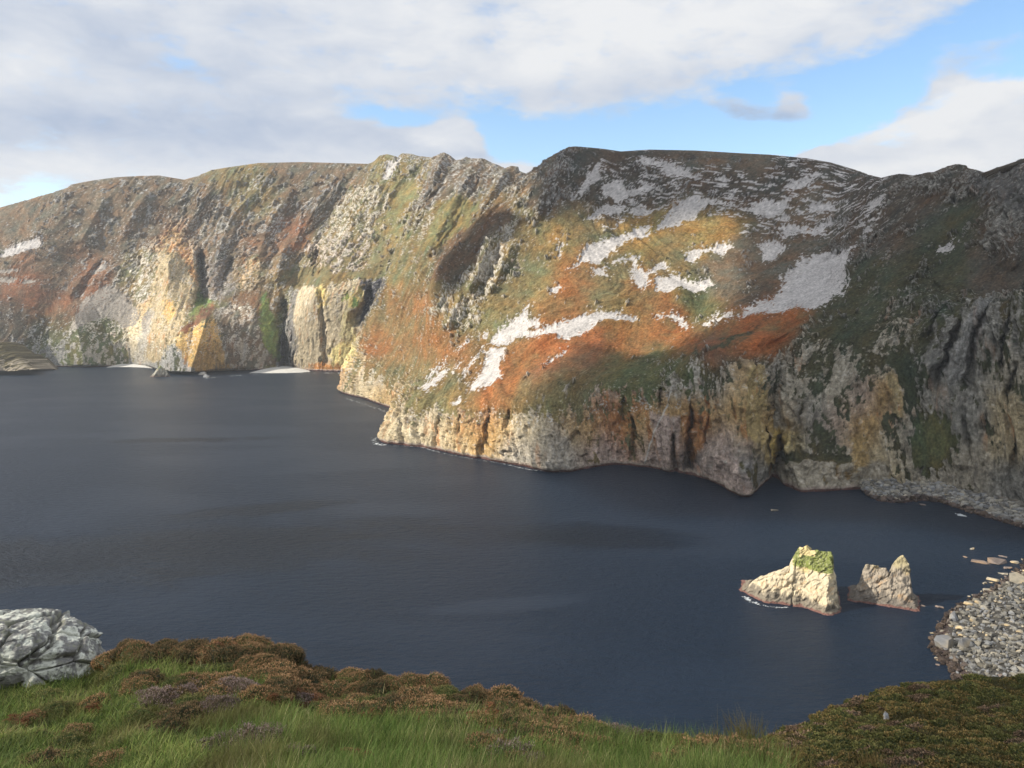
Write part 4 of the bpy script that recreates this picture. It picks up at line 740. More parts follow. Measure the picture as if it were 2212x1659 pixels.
# rocks awash
for (px, py, wd, kind, lab) in [(1673, 1103, 14, RT, 'lone small tan rock awash below the cliffs'), (2118, 1214, 27, RR, 'flat reddish rock awash, left of two beyond the beach'), (2151, 1213, 38, RR, 'long flat reddish rock awash, right of two beyond the beach'),
        (2166, 1202, 13, RR, 'small rock just behind the long flat reddish rock'), (2145, 1252, 20, RT, 'thin pale rock awash below the two flat reddish rocks'), (2133, 1277, 18, RT, 'rounded pale rock in the dark water near the beach'),
        (2126, 1260, 11, RT, 'tiny pale rock above the rounded one near the beach'), (2143, 1291, 15, RG, 'grey rock at the water where the beach starts'), (1995, 1309, 9, RR, 'tiny reddish rock between the smaller stack and the beach'),
        (2013, 1367, 9, RT, 'tiny pale rock left of the beach slab'), (2025, 1436, 7, RR, 'tiny rock off the lower corner of the beach'), (2100, 1186, 8, RT, 'tiny rock standing alone above the flat reddish rocks'), (2085, 1203, 9, RR, 'tiny low rock left of the flat reddish rocks'),
        (1992, 1091, 14, RR, 'low rock off the foot of the right cliffs'), (2178, 1227, 16, RR, 'reddish rock by the right edge near the beach'), (2168, 1240, 14, RT, 'pale stone between the reddish rocks and the beach'), (2190, 1215, 14, RT, 'tan stone nearest the right edge in the shallows'),
        (446, 815, 15, RG, 'small rock awash below the ochre spur of the far cliffs'), (812, 812, 12, RG, 'tiny rock off the foot of the yellow far cliff'), (1948, 1080, 18, RT, 'low pale rock touching the shore under the right cliffs')]:
    p = sea(px, py); dist = float(np.linalg.norm(p-np.array([0, 0, H]))); s = wd*dist/FP*1.05; put_rock(random.choice(kind), tuple(p+np.array([0, 0, s*.02])), s, lab, cat='rock', name='rock', sz=.75)
# shore under the right cliffs
W2 = [(1868, 1064), (1890, 1078), (1940, 1083), (1990, 1079), (2030, 1084), (2070, 1097), (2110, 1110), (2160, 1124), (2212, 1140), (2290, 1155)]
w2 = pchip(np.array([sea(*p) for p in W2]), np.linspace(0, len(W2)-1, 220)); rows = []
for k in np.linspace(-.2, 1, 50):
    q = w2+np.array([k*12, k*70, 0]); q[:, 2] = np.where(k < 0, k*8, 0)+max(k, 0)*9; rows.append(q)
B2 = np.array(rows); B2[..., 2] += .8*rid2(B2[..., 0]/6, B2[..., 1]/5, 4, .6)+.2
b2c = np.array((.15, .135, .105))*(1+.6*fbm2(B2[..., 0]/3, B2[..., 1]/3, 3))[..., None]; bt = sst(B2[..., 2], 1.6, .6); b2c = b2c*(1-bt[..., None])+bt[..., None]*np.array((.09, .06, .055))
tag(np_mesh('shore', B2.reshape(-1, 3), grid_faces(*B2.shape[:2]), M_beach, np.clip(b2c.reshape(-1, 3), .01, .8)), kind='structure')
for i in range(110):
    j = random.randint(10, 219); k = random.uniform(-.06, .5)**1 ; p = w2[j]+np.array([k*12, k*70, max(k, 0)*9+.3]); s = random.uniform(2, 5.5)*(1.3 if k < .05 else 1)
    low = k < .06; put_rock(random.choice(RR if low else RT+RG), tuple(p), s, 'dark wet rock at the waterline under the right cliffs' if low else 'pale fallen boulder on the shore under the right cliffs', 'wet rocks at the foot of the right cliffs' if low else 'fallen boulders under the right cliffs')
rubble('rubble', B2[6:46], 3600, 1.2, 7, M_beach, 'pale rubble along the shore under the right cliffs', 9, 1.15)
put_rock(RG[1], tuple(pt(2078+0, 1045, 770)*np.array([1, 1, 0])+np.array([-28, 0, 6])), 16, 'big squared grey block at the foot of the green gully'); 
# pale far beaches
def beachlet(pts_, lab):
    c = np.array([sea(px, py) for px, py in pts_]); mid = c.mean(0); n_ = len(c); V = []
    for k in np.linspace(0, 1, 7):
        q = c*(1-k)+mid*k; q[:, 2] = -.3+6*min(k*2.2, 1)+.0*k; V.append(q)
    V = np.array(V); i = np.arange(n_); F = []
    for r in range(6):
        for a in range(n_): F.append((r*n_+a, r*n_+(a+1) % n_, (r+1)*n_+(a+1) % n_, (r+1)*n_+a))
    V = V.reshape(-1, 3); cc = np.array((.62, .61, .58))*np.ones((len(V), 3)); o = np_mesh('beach', V, F, M_scree, cc); tag(o, kind='structure')
beachlet([(228, 794), (250, 793), (280, 793), (310, 794), (330, 796), (336, 788), (334, 781), (318, 780), (300, 781), (285, 784), (262, 786), (240, 790)], '')
beachlet([(535, 806), (570, 806), (610, 806), (650, 805), (672, 803), (665, 797), (640, 793), (615, 791), (590, 793), (560, 799)], '')
beachlet([(428, 810), (445, 809), (447, 806), (430, 806)], '')

# ------------------------------------------------------------------ left near headland
def small_head():
    ks_ = np.linspace(0, 1, 120); top = np.interp(ks_*90-10, [-10, 0, 20, 40, 60, 75, 80], [738, 742, 756, 766, 780, 794, 797]); V = []
    px = ks_*90-10; base = np.interp(px, [-10, 20, 50, 80], [801, 801, 800, 797])
    for r in np.linspace(0, 1, 60):
        P = pt(px, base+(top-base)*r, 1990+110*r**1.1); V.append(P)
    V.append(V[-1]+np.array([20, 60, -5.])); V.append(V[-1]+np.array([60, 60, -90.])); V = np.array(V); X, Y, Z_ = V[..., 0], V[..., 1], V[..., 2]
    lft = V[:, :1].repeat(60, 1); off = np.linspace(-2200, -20, 60); lft = lft+np.stack([off, -off*.0, off*-.03], -1)[None]; V = np.concatenate([lft, V], 1)
    X, Y, Z_ = V[..., 0], V[..., 1], V[..., 2]
    d = rid2(X/22, Z_/60, 4, .6)*6; V = V+np.stack([0*d, -d, 0*d], -1)
    V = V+np.stack([0*d, -facets(X/16, Z_/20, 4)[0]*22*(Z_ > 0)-facets(X/6, Z_/7, 5)[0]*8*(Z_ > 0), 0*d], -1); rk = sst(fbm2(X/8, Z_/8, 4, .7)+(26-Z_)*.016, -.02, .1); c = np.array((.13, .11, .06))*(1-rk[..., None])+rk[..., None]*np.array((.36, .31, .24)); c = c*(1+.5*fbm2(X/5, Z_/6, 3))[..., None]
    t_ = sst(Z_, 5, 2); c = c*(1-t_[..., None])+t_[..., None]*np.array((.13, .09, .08))
    tag(np_mesh('left_point', V.reshape(-1, 3), grid_faces(*V.shape[:2]), M_land, np.clip(c.reshape(-1, 3), .01, .8)), kind='structure')
small_head()

# ------------------------------------------------------------------ foam where the sea meets the rock
def foam(pts_, n, spread, lab, size=(.5, 1.8)):
    V = []; F = []; c = np.array([sea(*p) for p in pts_])
    for i in range(n):
        t = random.uniform(0, len(pts_)-1.001); p = pchip(c, np.array([t]))[0]+np.array([random.gauss(0, spread), random.gauss(0, spread), .12]); s = random.uniform(*size); a0 = random.uniform(0, 6.28); b = len(V); k = 7
        for j in range(k):
            a = j*6.283/k; rr = s*random.uniform(.5, 1); u_, v_ = rr*cos(a)*1.7, rr*sin(a)*.8; V.append((p[0]+u_*cos(a0*.2)-v_*sin(a0*.2), p[1]+u_*sin(a0*.2)+v_*cos(a0*.2), .10+.0007*i))
        for j in range(1, k-1): F.append((b, b+j, b+j+1))
    m = bpy.data.materials.get('foam') or bpy.data.materials.new('foam'); m.use_nodes = True; m.node_tree.nodes['Principled BSDF'].inputs['Base Color'].default_value = (.6, .64, .66, 1)
    tag(np_mesh('foam', V, F, m), lab, 'foam', kind='stuff')
foam([(1610, 1290), (1618, 1297), (1640, 1306)], 90, .9, 'white foam at the left tip of the tall sea stack', (.15, .6))
foam([(1650, 1308), (1665, 1311), (1690, 1313), (1700, 1312)], 60, .5, 'thin foam along the front foot of the tall sea stack', (.12, .45))
foam([(808, 945), (812, 958), (830, 962)], 45, 2.2, 'white foam off the headland tip', (.6, 2.0))
foam([(840, 963), (900, 965), (940, 975), (1010, 990), (1090, 1003), (1130, 1012), (1175, 1018), (1215, 1020)], 300, .9, 'broken foam line along the headland foot', (.2, .9))
foam([(750, 862), (790, 874), (840, 892), (848, 896)], 60, 2.0, 'broken foam line under the middle mountain', (.6, 2.0))
foam([(2068, 1110), (2085, 1116)], 30, 1.0, 'bright patch of foam off the right shore', (.6, 1.6))
foam([(440, 818), (560, 808), (680, 806), (740, 806)], 60, 3, 'thin surf line along the far cliffs', (1, 3.5))

# ------------------------------------------------------------------ foreground bank
EDG = [(-900,1500),(-400,1478),(0,1462),(200,1450),(235,1425),(262,1402),(300,1396),(420,1402),(560,1392),(610,1402),(650,1448),(700,1456),(800,1462),(900,1475),(1000,1495),(1100,1518),(1180,1540),(1240,1575),(1400,1600),(1500,1606),(1600,1612),(1680,1640),(1750,1700),(1850,1820),(2100,2100),(2600,2500)]
ex_ = np.array([e[0] for e in EDG], float); ey_ = np.array([e[1] for e in EDG], float)
def fg_depth(px): return np.interp(px, [-900, 0, 600, 1200, 1700, 2600], [12.5, 12.5, 12.5, 10.5, 8.5, 5])
fpx = np.linspace(-900, 2600, 420); E = np.interp(fpx, ex_, ey_); DE = fg_depth(fpx)
rowA = np.stack([(fpx-1106)/FP*9, np.full_like(fpx, -9), np.full_like(fpx, H-.6)], -1)
rowB = np.stack([(fpx-1106)/FP*4.5, np.full_like(fpx, 1.2), np.full_like(fpx, H-1.65)], -1)
bot = np.maximum(1820, E+160)
rowC = pt(fpx, bot, DE*.40); rowD = pt(fpx, E+(bot-E)*.42, DE*.66); rowD2 = pt(fpx, E+(bot-E)*.15, DE*.87); rowE = pt(fpx, E, DE)
def off(r, dy, dz): q = r.copy(); q[:, 1] += dy; q[:, 0] *= (1+dy/np.maximum(r[:, 1], 4)*.8); q[:, 2] += dz; return q
rowF = off(rowE, 1.5, -2.0); rowG = off(rowE, 7, -12); rowH = off(rowE, 40, -62); rowI = off(rowE, 230, 0); rowI[:, 2] = -6
G0 = np.stack([rowA, rowB, rowC, rowD, rowD2, rowE, rowF, rowG, rowH, rowI]); gv = np.concatenate([np.linspace(0, 5, 160), np.linspace(5.05, 9, 50)])
G = pchip(G0, gv)
def gbump(x, y): return .10*fbm2(x/.9, y/.9, 3, .55)+.16*fbm2(x/2.6+5, y/2.6, 2)
G[..., 2] += gbump(G[..., 0], G[..., 1])*sst(gv, 1.5, 2.2)[:, None]*(1-.7*sst(gv, 4.6, 5)[:, None])
gc = np.array((.045, .05, .022))*(1+.6*fbm2(G[..., 0]*3, G[..., 1]*3, 3))[..., None]
rkb = sst(gv, 5.6, 6.4)[:, None]*np.ones(G.shape[:2]); gc = gc*(1-rkb[..., None])+rkb[..., None]*np.array((.2, .18, .14))*(1+.5*fbm2(G[..., 0]/3, G[..., 2]/6, 4))[..., None]
M_soil = ground_mat('turf', .3, 6, .95, .6, .05, .1)
tag(np_mesh('ground', G.reshape(-1, 3), grid_faces(*G.shape[:2]), M_soil, np.clip(gc.reshape(-1, 3), .01, .8), smooth=True), kind='structure')
GXp, GYp = proj(G); gi0, gi1 = 48, 165
class SurfOld:
    """look up a surface at a place in the picture: a small lattice search, then bilinear"""
    def __init__(s, G, px, py, maxd=None): s.G = G.reshape(-1, 3); s.px = px.ravel(); s.py = py.ravel()
    def at(s, x, y):
        x = np.atleast_1d(x); y = np.atleast_1d(y); out = np.zeros((len(x), 3))
        for a in range(0, len(x), 400):
            d = (s.px[None]-x[a:a+400, None])**2+(s.py[None]-y[a:a+400, None])**2; out[a:a+400] = s.G[np.argmin(d, 1)]
        return out
class Surf:
    def __init__(s, G, py, x0, x1): s.G = G; s.py = py; s.x0 = x0; s.x1 = x1
    def at(s, x, y):
        x = np.atleast_1d(x).astype(float); y = np.atleast_1d(y).astype(float); n = s.G.shape[1]; out = np.zeros((len(x), 3))
        c = np.clip((x-s.x0)/(s.x1-s.x0)*(n-1), 0, n-1.001); ci = c.astype(int); f = (c-ci)[:, None]
        for a in range(0, len(x), 20000):
            q = slice(a, a+20000); yy = s.py[:, ci[q]]; r = np.argmin(np.abs(yy-y[q][None]), 0); r = np.clip(r, 1, len(s.py)-2)
            ya = yy[r, np.arange(len(r))]; yb = yy[r-1, np.arange(len(r))]; t = np.clip((y[q]-ya)/np.where(np.abs(yb-ya) < 1e-6, 1, yb-ya), -.5, 1)[:, None]
            A = s.G[r, ci[q]]*(1-f[q])+s.G[r, ci[q]+1]*f[q]; B_ = s.G[r-1, ci[q]]*(1-f[q])+s.G[r-1, ci[q]+1]*f[q]; out[q] = A+(B_-A)*t
        return out
SF = Surf(G[gi0:gi1], GYp[gi0:gi1], -900, 2600)
# the farther heather slope at the right
E2 = [(1380,1760),(1480,1690),(1560,1640),(1640,1615),(1740,1578),(1800,1545),(1870,1514),(1950,1492),(2050,1474),(2140,1470),(2212,1466),(2500,1440),(2900,1400)]
hx = np.linspace(1380, 2900, 260); HE = np.interp(hx, [e[0] for e in E2], [e[1] for e in E2]); HD = np.interp(hx, [1380, 1640, 1850, 2212, 2900], [22, 28, 38, 44, 44])
h0 = pt(hx, HE+420, HD*.25); h1 = pt(hx, HE+230, HD*.45); h2 = pt(hx, HE+80, HD*.74); h3 = pt(hx, HE, HD)
h4 = off(h3, 3, -4.5); h5 = off(h3, 30, -50); h6 = off(h3, 190, 0); h6[:, 2] = -6
hv = np.concatenate([np.linspace(0, 3, 110), np.linspace(3.05, 6, 40)]); HG = pchip(np.stack([h0, h1, h2, h3, h4, h5, h6]), hv)
HG[..., 2] += (.35*fbm2(HG[..., 0]/3, HG[..., 1]/3, 3)+.12*fbm2(HG[..., 0], HG[..., 1], 3))*(1-.6*sst(hv, 2.7, 3)[:, None])
hc = np.array((.05, .05, .024))*(1+.6*fbm2(HG[..., 0]*2, HG[..., 1]*2, 3))[..., None]
tag(np_mesh('slope', HG.reshape(-1, 3), grid_faces(*HG.shape[:2]), M_soil, np.clip(hc.reshape(-1, 3), .01, .8), smooth=True), kind='structure')
HXp, HYp = proj(HG); SH2 = Surf(HG[:111], HYp[:111], 1380, 2900)

# leaf material
def leaf_mat(name, trans=.3, rough=.6):
    m = bpy.data.materials.new(name); m.use_nodes = True; n = NT(m.node_tree); at = n.n('ShaderNodeAttribute', attribute_name='Col').outputs['Color']
    r = n.n('ShaderNodeObjectInfo').outputs['Random']; v = n.n('ShaderNodeVectorMath', operation='SCALE', i_0=at); n.link(n.m('ADD', .75, n.m('MULTIPLY', r, .5)), v.inputs['Scale'])
    p = n.n('ShaderNodeBsdfPrincipled'); n.link(v.outputs[0], p.inputs['Base Color']); p.inputs['Roughness'].default_value = rough; p.inputs['Specular IOR Level'].default_value = .25
    tr = n.n('ShaderNodeBsdfTranslucent'); n.link(v.outputs[0], tr.inputs['Color']); mxs = n.n('ShaderNodeMixShader'); mxs.inputs[0].default_value = trans
    n.link(p.outputs[0], mxs.inputs[1]); n.link(tr.outputs[0], mxs.inputs[2]); n.n('ShaderNodeOutputMaterial', i_Surface=mxs.outputs[0]); return m
M_leaf = leaf_mat('leaf')
def quads(P, D, W, L_, c, jit=.25):
    """little leaf quads: centres P, long axis D, width W, length L_, colours c"""
    n = len(P); r = RNG.normal(size=(n, 3)); s = np.cross(D, r); s /= np.linalg.norm(s, axis=1)[:, None]+1e-9; s = s*(W/2)[:, None]; d = D*(L_/2)[:, None]
    V = np.stack([P-s*.6-d, P+s*.6-d, P+s+d*.3, P+d, P-s+d*.3], 1).reshape(-1, 3); i = np.arange(n)*5
    F = np.stack([i, i+1, i+2, i+4], 1); F2 = np.stack([i+4, i+2, i+3, i+3], 1)
    cc = np.repeat(c, 5, 0); return V, F, F2, cc
def leaf_mesh(name, P, D, W, L_, c):
    V, F, F2, cc = quads(P, D, W, L_, c); i = F2[:, :3]
    tri = np.concatenate([F[:, [0, 1, 2]], F[:, [0, 2, 3]], i]); return np_mesh(name, V, tri, M_leaf, cc, link=False)
def heather_mesh(seed, nspr, tip, tipv, leafc, sizes=(.030, .014), core=True, hgt=.8):
    r = np.random.default_rng(seed); th = r.uniform(0, 2*pi, nspr); ph = np.arccos(r.uniform(.05, 1, nspr))
    lump = 1+.22*fbm2(np.cos(th)*1.6+seed, np.sin(th)*1.6+ph*1.4, 2)*1.6+r.normal(0, .05, nspr)
    n_ = np.stack([np.sin(ph)*np.cos(th), np.sin(ph)*np.sin(th), np.cos(ph)*hgt], 1); tipP = n_*(.5*lump)[:, None]
    D = n_*.7+np.array([0, 0, .9])+r.normal(0, .22, (nspr, 3)); D /= np.linalg.norm(D, axis=1)[:, None]
    fol = []; blo = []
    for k in range(5):                                   # along each sprig, downwards from its tip
        pos = tipP-D*(k*.022+r.uniform(0, .02, nspr))[:, None]+r.normal(0, .006, (nspr, 3))
        (blo if k < 2 else fol).append((pos, k))
    def mk(lst, name, c0, cv):
        P = np.concatenate([p for p, k in lst]); DD = np.concatenate([D]*len(lst))+RNG.normal(0, .35, (len(P), 3)); DD /= np.linalg.norm(DD, axis=1)[:, None]
        g = r.random((len(P), 1)); c = np.array(c0)*(1-g)+np.array(cv)*g; c = c*r.uniform(.35, 1.6, (len(P), 1))
        return leaf_mesh(name, P, DD, np.full(len(P), sizes[1])*r.uniform(.7, 1.4, len(P)), np.full(len(P), sizes[0])*r.uniform(.7, 1.5, len(P)), c)
    b = mk(blo, 'blossom', tip, tipv); f = mk(fol, 'foliage', leafc, tuple(x*1.5 for x in leafc))
    return f, b
def dome_mesh(seed, color):
    r = 18; th = np.linspace(0, 2*pi, 29); ph = np.linspace(0.01, pi*.62, r); T, Ph = np.meshgrid(th, ph)
    rad = .43*(1+.2*fbm2(np.cos(T)*1.6+seed, np.sin(T)*1.6+Ph*1.4, 2)*1.6)+.03*fbm2(np.cos(T)*7, np.sin(T)*7+Ph*6, 2)
    V = np.stack([rad*np.sin(Ph)*np.cos(T), rad*np.sin(Ph)*np.sin(T), rad*np.cos(Ph)*.78], -1); c = np.array(color)*(1+.7*fbm2(T*5, Ph*7, 2))[..., None]
    return np_mesh('stems', V.reshape(-1, 3), grid_faces(*V.shape[:2]), M_leaf, np.clip(c.reshape(-1, 3), .01, .6), link=False, smooth=True)
TAN = dict(tip=(.33, .195, .09), tipv=(.56, .35, .20), leafc=(.10, .105, .038)); GRP = dict(tip=(.30, .21, .18), tipv=(.38, .30, .28), leafc=(.13, .10, .06)); GRH = dict(tip=(.18, .19, .06), tipv=(.32, .26, .12), leafc=(.09, .12, .035)); DKH = dict(tip=(.17, .115, .06), tipv=(.28, .19, .10), leafc=(.06, .065, .026))
VAR = {}
for kind, kw in (('tan', TAN), ('grey', GRP), ('green', GRH), ('dark', DKH)):
    VAR[kind] = [(heather_mesh(s, 1500, **kw), dome_mesh(s, tuple(.75*x for x in kw['leafc']))) for s in range(3)]
def heather(p, size, kind, label, group, parts=True, sq=.8):
    (f, b), d = random.choice(VAR[kind]); e = bpy.data.objects.new('heather_shrub', None); C.objects.link(e); e.location = p; e.scale = (size, size, size*sq); e.rotation_euler = (random.uniform(-.2, .1), random.uniform(-.15, .15), random.uniform(0, 6.28))
    for nm, me in (('stems', d), ('foliage', f), ('blossom', b)):
        o = bpy.data.objects.new(nm, me); C.objects.link(o); o.parent = e
    tag(e, label, 'heather', group); return e
HZ = [  # (px0, px1, top offset below the edge, bottom offset, count, kinds, place)
 (240, 400, 0, 30, 13, ['dark', 'dark', 'tan'], 'behind the grass hollow by the lichened boulder'), (400, 560, 0, 30, 12, ['dark', 'tan'], 'on the far rim of the grass hollow'), (530, 650, 0, 75, 16, ['tan', 'tan', 'dark'], 'on the brown knoll at the cliff edge'),
 (380, 640, 60, 125, 15, ['tan', 'grey', 'tan', 'dark'], 'below the knoll on the left bank'), (310, 480, 110, 150, 7, ['grey', 'dark'], 'on the left bank between two patches of grass'), (650, 900, 0, 100, 40, ['tan', 'tan', 'green', 'dark'], 'on the cliff edge at the centre left'),
 (900, 1240, -8, 90, 50, ['tan', 'tan', 'green', 'dark'], 'on the cliff edge at the centre'), (1000, 1180, 75, 150, 9, ['tan', 'tan', 'grey'], 'in the grass at the bottom centre'), (1240, 1480, -6, 60, 18, ['tan', 'grey', 'green'], 'on the cliff edge right of the centre'), (1480, 1660, -2, 40, 10, ['green', 'tan'], 'by the tall rushes at the right'),
 (0, 420, 50, 230, 20, ['green', 'green', 'green', 'tan', 'dark'], 'in the moss below the lichened boulder'), (420, 620, 190, 250, 4, ['grey'], 'at the bottom left edge of the picture')]
DESC = {'tan': 'tan-flowered heather shrub', 'dark': 'dark brown heather shrub', 'grey': 'faded grey-pink heather shrub', 'green': 'greenish heather shrub'}
hpos = []
for (a, b_, t0, t1, n_, kinds, place) in HZ:
    got = 0; tr_ = 0
    while got < n_ and tr_ < n_*40:
        tr_ += 1; px = random.uniform(a, b_); py = np.interp(px, ex_, ey_)+random.uniform(t0, t1)
        if any(abs(px-x)/34 < 1 and abs(py-y)/17 < 1 and ((px-x)/34)**2+((py-y)/17)**2 < .42 for x, y in hpos): continue
        hpos.append((px, py)); got += 1; k = random.choice(kinds); p = SF.at(px, max(py, np.interp(px, ex_, ey_)+3))[0]; s = random.uniform(.36, .62)*(.8 if k == 'green' else 1)
        heather(tuple(p+np.array([0, 0, -.02])), s, k, DESC[k]+' '+place, DESC[k]+'s '+place)
# far slope shrubs: one mesh each
def far_shrub(seed, kw):
    (f, b) = heather_mesh(seed, 420, kw['tip'], kw['tipv'], kw['leafc'], sizes=(.075, .035)); d = dome_mesh(seed, tuple(.8*x for x in kw['leafc']))
    bm = bmesh.new()
    for me in (f, b, d): bm.from_mesh(me)
    o = bpy.data.meshes.new('heather_shrub'); bm.to_mesh(o); bm.free(); o.materials.append(M_leaf); return o
SLP = [far_shrub(60+i, kw) for i, kw in enumerate((dict(tip=(.19, .15, .05), tipv=(.28, .19, .08), leafc=(.085, .09, .03)), dict(tip=(.13, .14, .045), tipv=(.20, .17, .06), leafc=(.06, .075, .026)), dict(tip=(.20, .13, .08), tipv=(.26, .18, .12), leafc=(.08, .065, .04))))]
DS = ['olive heather shrub on the shaded slope at lower right', 'dark green heather shrub on the shaded slope at lower right', 'reddish brown heather shrub on the shaded slope at lower right']
cnt = 0; sp_ = []; tr_ = 0
REST = []
while cnt < 320 and tr_ < 14000:
    tr_ += 1; px = random.uniform(1560, 2250); e_ = np.interp(px, [e[0] for e in E2], [e[1] for e in E2]); py = e_+random.uniform(-2, 1)+(random.random()**1.3)*(1690-e_); rr = 9+9*(py-e_)/150
    if py > 1700 or any(((px-x)/rr)**2+((py-y)/rr*1.5)**2 < 1 for x, y in sp_): continue
    sp_.append((px, py)); p = SH2.at(px, py)[0]; k = random.choices([0, 1, 2], [4, 4, 2])[0]; REST.append((py, k, p)); cnt += 1
REST.sort(key=lambda q: -q[0]/1.0)
for i_, (py, k, p) in enumerate(REST[:85]):
    o = bpy.data.objects.new('heather_shrub', SLP[k]); C.objects.link(o); o.location = tuple(p+np.array([0, 0, -.05]))
    s = random.uniform(.65, 1.0); o.scale = (s*1.2, s*1.2, s*.8); o.rotation_euler = (0, 0, random.uniform(0, 6.28)); tag(o, DS[k], 'heather', DS[k].replace('shrub', 'shrubs'))
SB = []
for me in SLP:
    me.calc_loop_triangles(); v = np.zeros(len(me.vertices)*3, np.float32); me.vertices.foreach_get('co', v); f = np.zeros(len(me.loop_triangles)*3, np.int32); me.loop_triangles.foreach_get('vertices', f)
    ca_ = me.color_attributes[0]; cc_ = np.zeros(len(ca_.data)*4, np.float32); ca_.data.foreach_get('color', cc_); SB.append((v.reshape(-1, 3), f.reshape(-1, 3), cc_.reshape(-1, 4)[:, :3]))
Vs, Fs, cs, b = [], [], [], 0
for (py, k, p) in REST[85:]:
    v, f, cc_ = SB[k]; q = random.uniform(.65, 1.0); a = random.uniform(0, 6.28); v = v*np.array([q*1.2, q*1.2, q*.8]); v = v@np.array([[cos(a), sin(a), 0], [-sin(a), cos(a), 0], [0, 0, 1]])+p-np.array([0, 0, .05])
    Vs.append(v); Fs.append(f+b); cs.append(cc_*random.uniform(.8, 1.25)); b += len(v)
me = np_mesh('heather_bed', np.concatenate(Vs), np.concatenate(Fs), M_leaf, np.concatenate(cs), link=False); o = bpy.data.objects.new('heather_bed', me); C.objects.link(o); tag(o, 'distant bed of olive and brown heather along the upper rim of the shaded slope', 'heather', kind='stuff')

# grass
def blades(n, region, length, width, cols, lean=.35, surf=None, dens=None):
    px = RNG.uniform(region[0], region[1], n*2); py = RNG.uniform(region[2], region[3], n*2)
    e = np.interp(px, ex_, ey_); k = py > e+2
    if dens is not None: k &= RNG.random(len(px)) < dens(px, py)
    px, py = px[k][:n], py[k][:n]; P = (surf or SF).at(px, py)+np.concatenate([RNG.normal(0, .05, (len(px), 2)), np.zeros((len(px), 1))], 1); n = len(P)
    L_ = RNG.uniform(length[0], length[1], n); a = RNG.uniform(0, 2*pi, n); ln = RNG.uniform(.1, 1, n)*lean*2
    wind = np.array([.35, .15, 0]); D = np.stack([np.cos(a)*ln, np.sin(a)*ln, np.ones(n)], 1)+wind*ln[:, None]; D /= np.linalg.norm(D, axis=1)[:, None]
    bend = np.stack([np.cos(a), np.sin(a), -.5*np.ones(n)], 1)*ln[:, None]*L_[:, None]*.45
    s = np.stack([-np.sin(a+RNG.normal(0, .8, n)), np.cos(a), np.zeros(n)], 1); s /= np.linalg.norm(s, axis=1)[:, None]; W = RNG.uniform(width[0], width[1], n)[:, None]/2
    m1 = P+D*(L_*.5)[:, None]+bend*.25; m2 = P+D*L_[:, None]+bend
    V = np.stack([P-s*W, P+s*W, m1-s*W*.8, m1+s*W*.8, m2], 1).reshape(-1, 3); i = np.arange(n)*5
    F = np.concatenate([np.stack([i, i+1, i+3], 1), np.stack([i, i+3, i+2], 1), np.stack([i+2, i+3, i+4], 1)])
    cp = np.array([c[0] for c in cols]); wts = np.array([c[1] for c in cols]); wn = .5+.5*fbm2(P[:, 0]*1.1, P[:, 1]*1.1, 3)*2
    idx = np.clip((np.cumsum(wts/wts.sum())[None, :] < np.clip(RNG.random(n)*.6+wn*.4, 0, .999)[:, None]).sum(1), 0, len(cols)-1)
    c = cp[idx]*RNG.uniform(.62, 1.45, (n, 1))*(.95+.75*fbm2(P[:, 0]/.7+9, P[:, 1]/.7, 3))[:, None]; bw = sst(fbm2(P[:, 0]/1.6+31, P[:, 1]/1.6, 3), .02, .35)[:, None]*.5; c = c*(1-bw)+bw*np.array((.19, .145, .06))*RNG.uniform(.6, 1.3, (n, 1)); c = np.repeat(c, 5, 0).reshape(n, 5, 3); c = c.reshape(-1, 3)
    return V, F, c
def grass(parts, label, name='grass'):
    Vs, Fs, cs, b = [], [], [], 0
    for V, F, c in parts: Vs.append(V); Fs.append(F+b); cs.append(c); b += len(V)
    tag(np_mesh(name, np.concatenate(Vs), np.concatenate(Fs), M_leaf, np.concatenate(cs)), label, 'grass', kind='stuff')
Gc = [((.075, .115, .026), 3.2), ((.15, .21, .048), 4), ((.25, .28, .08), 3.2), ((.28, .26, .10), 1.6), ((.42, .36, .19), 1.0)]
def gd(px, py):
    e = np.interp(px, ex_, ey_); dpt = py-e; v = sst(dpt, 60, 120); v = np.where((px > 250) & (px < 420) & (dpt > 20) & (dpt < 110), 1, v); v = np.where(px < 240, 1, v); v = np.where(px > 1240, np.maximum(v, sst(dpt, 20, 60)), v)
    patchy = .55+.45*sst(fbm2(px/60, py/26, 3), -.35, .25); v = np.where(px < 520, v*.55, v)
    return np.clip(v*patchy+.10, 0, 1)
grass([blades(95000, (-60, 1800, 1395, 1760), (.07, .19), (.005, .009), Gc, .5, dens=gd), blades(26000, (450, 1700, 1560, 1760), (.16, .34), (.004, .007), [((.12, .19, .04), 4), ((.22, .25, .08), 2), ((.40, .35, .17), 1.2)], .35)], 'long green grass covering the foreground bank')
Mc = [((.06, .09, .02), 3), ((.11, .15, .03), 3), ((.20, .19, .06), 2.4), ((.20, .12, .06), .9)]
grass([blades(90000, (-60, 820, 1440, 1760), (.03, .08), (.008, .014), Mc, .9)], 'mossy low herbs between the grass on the left bank', 'moss')
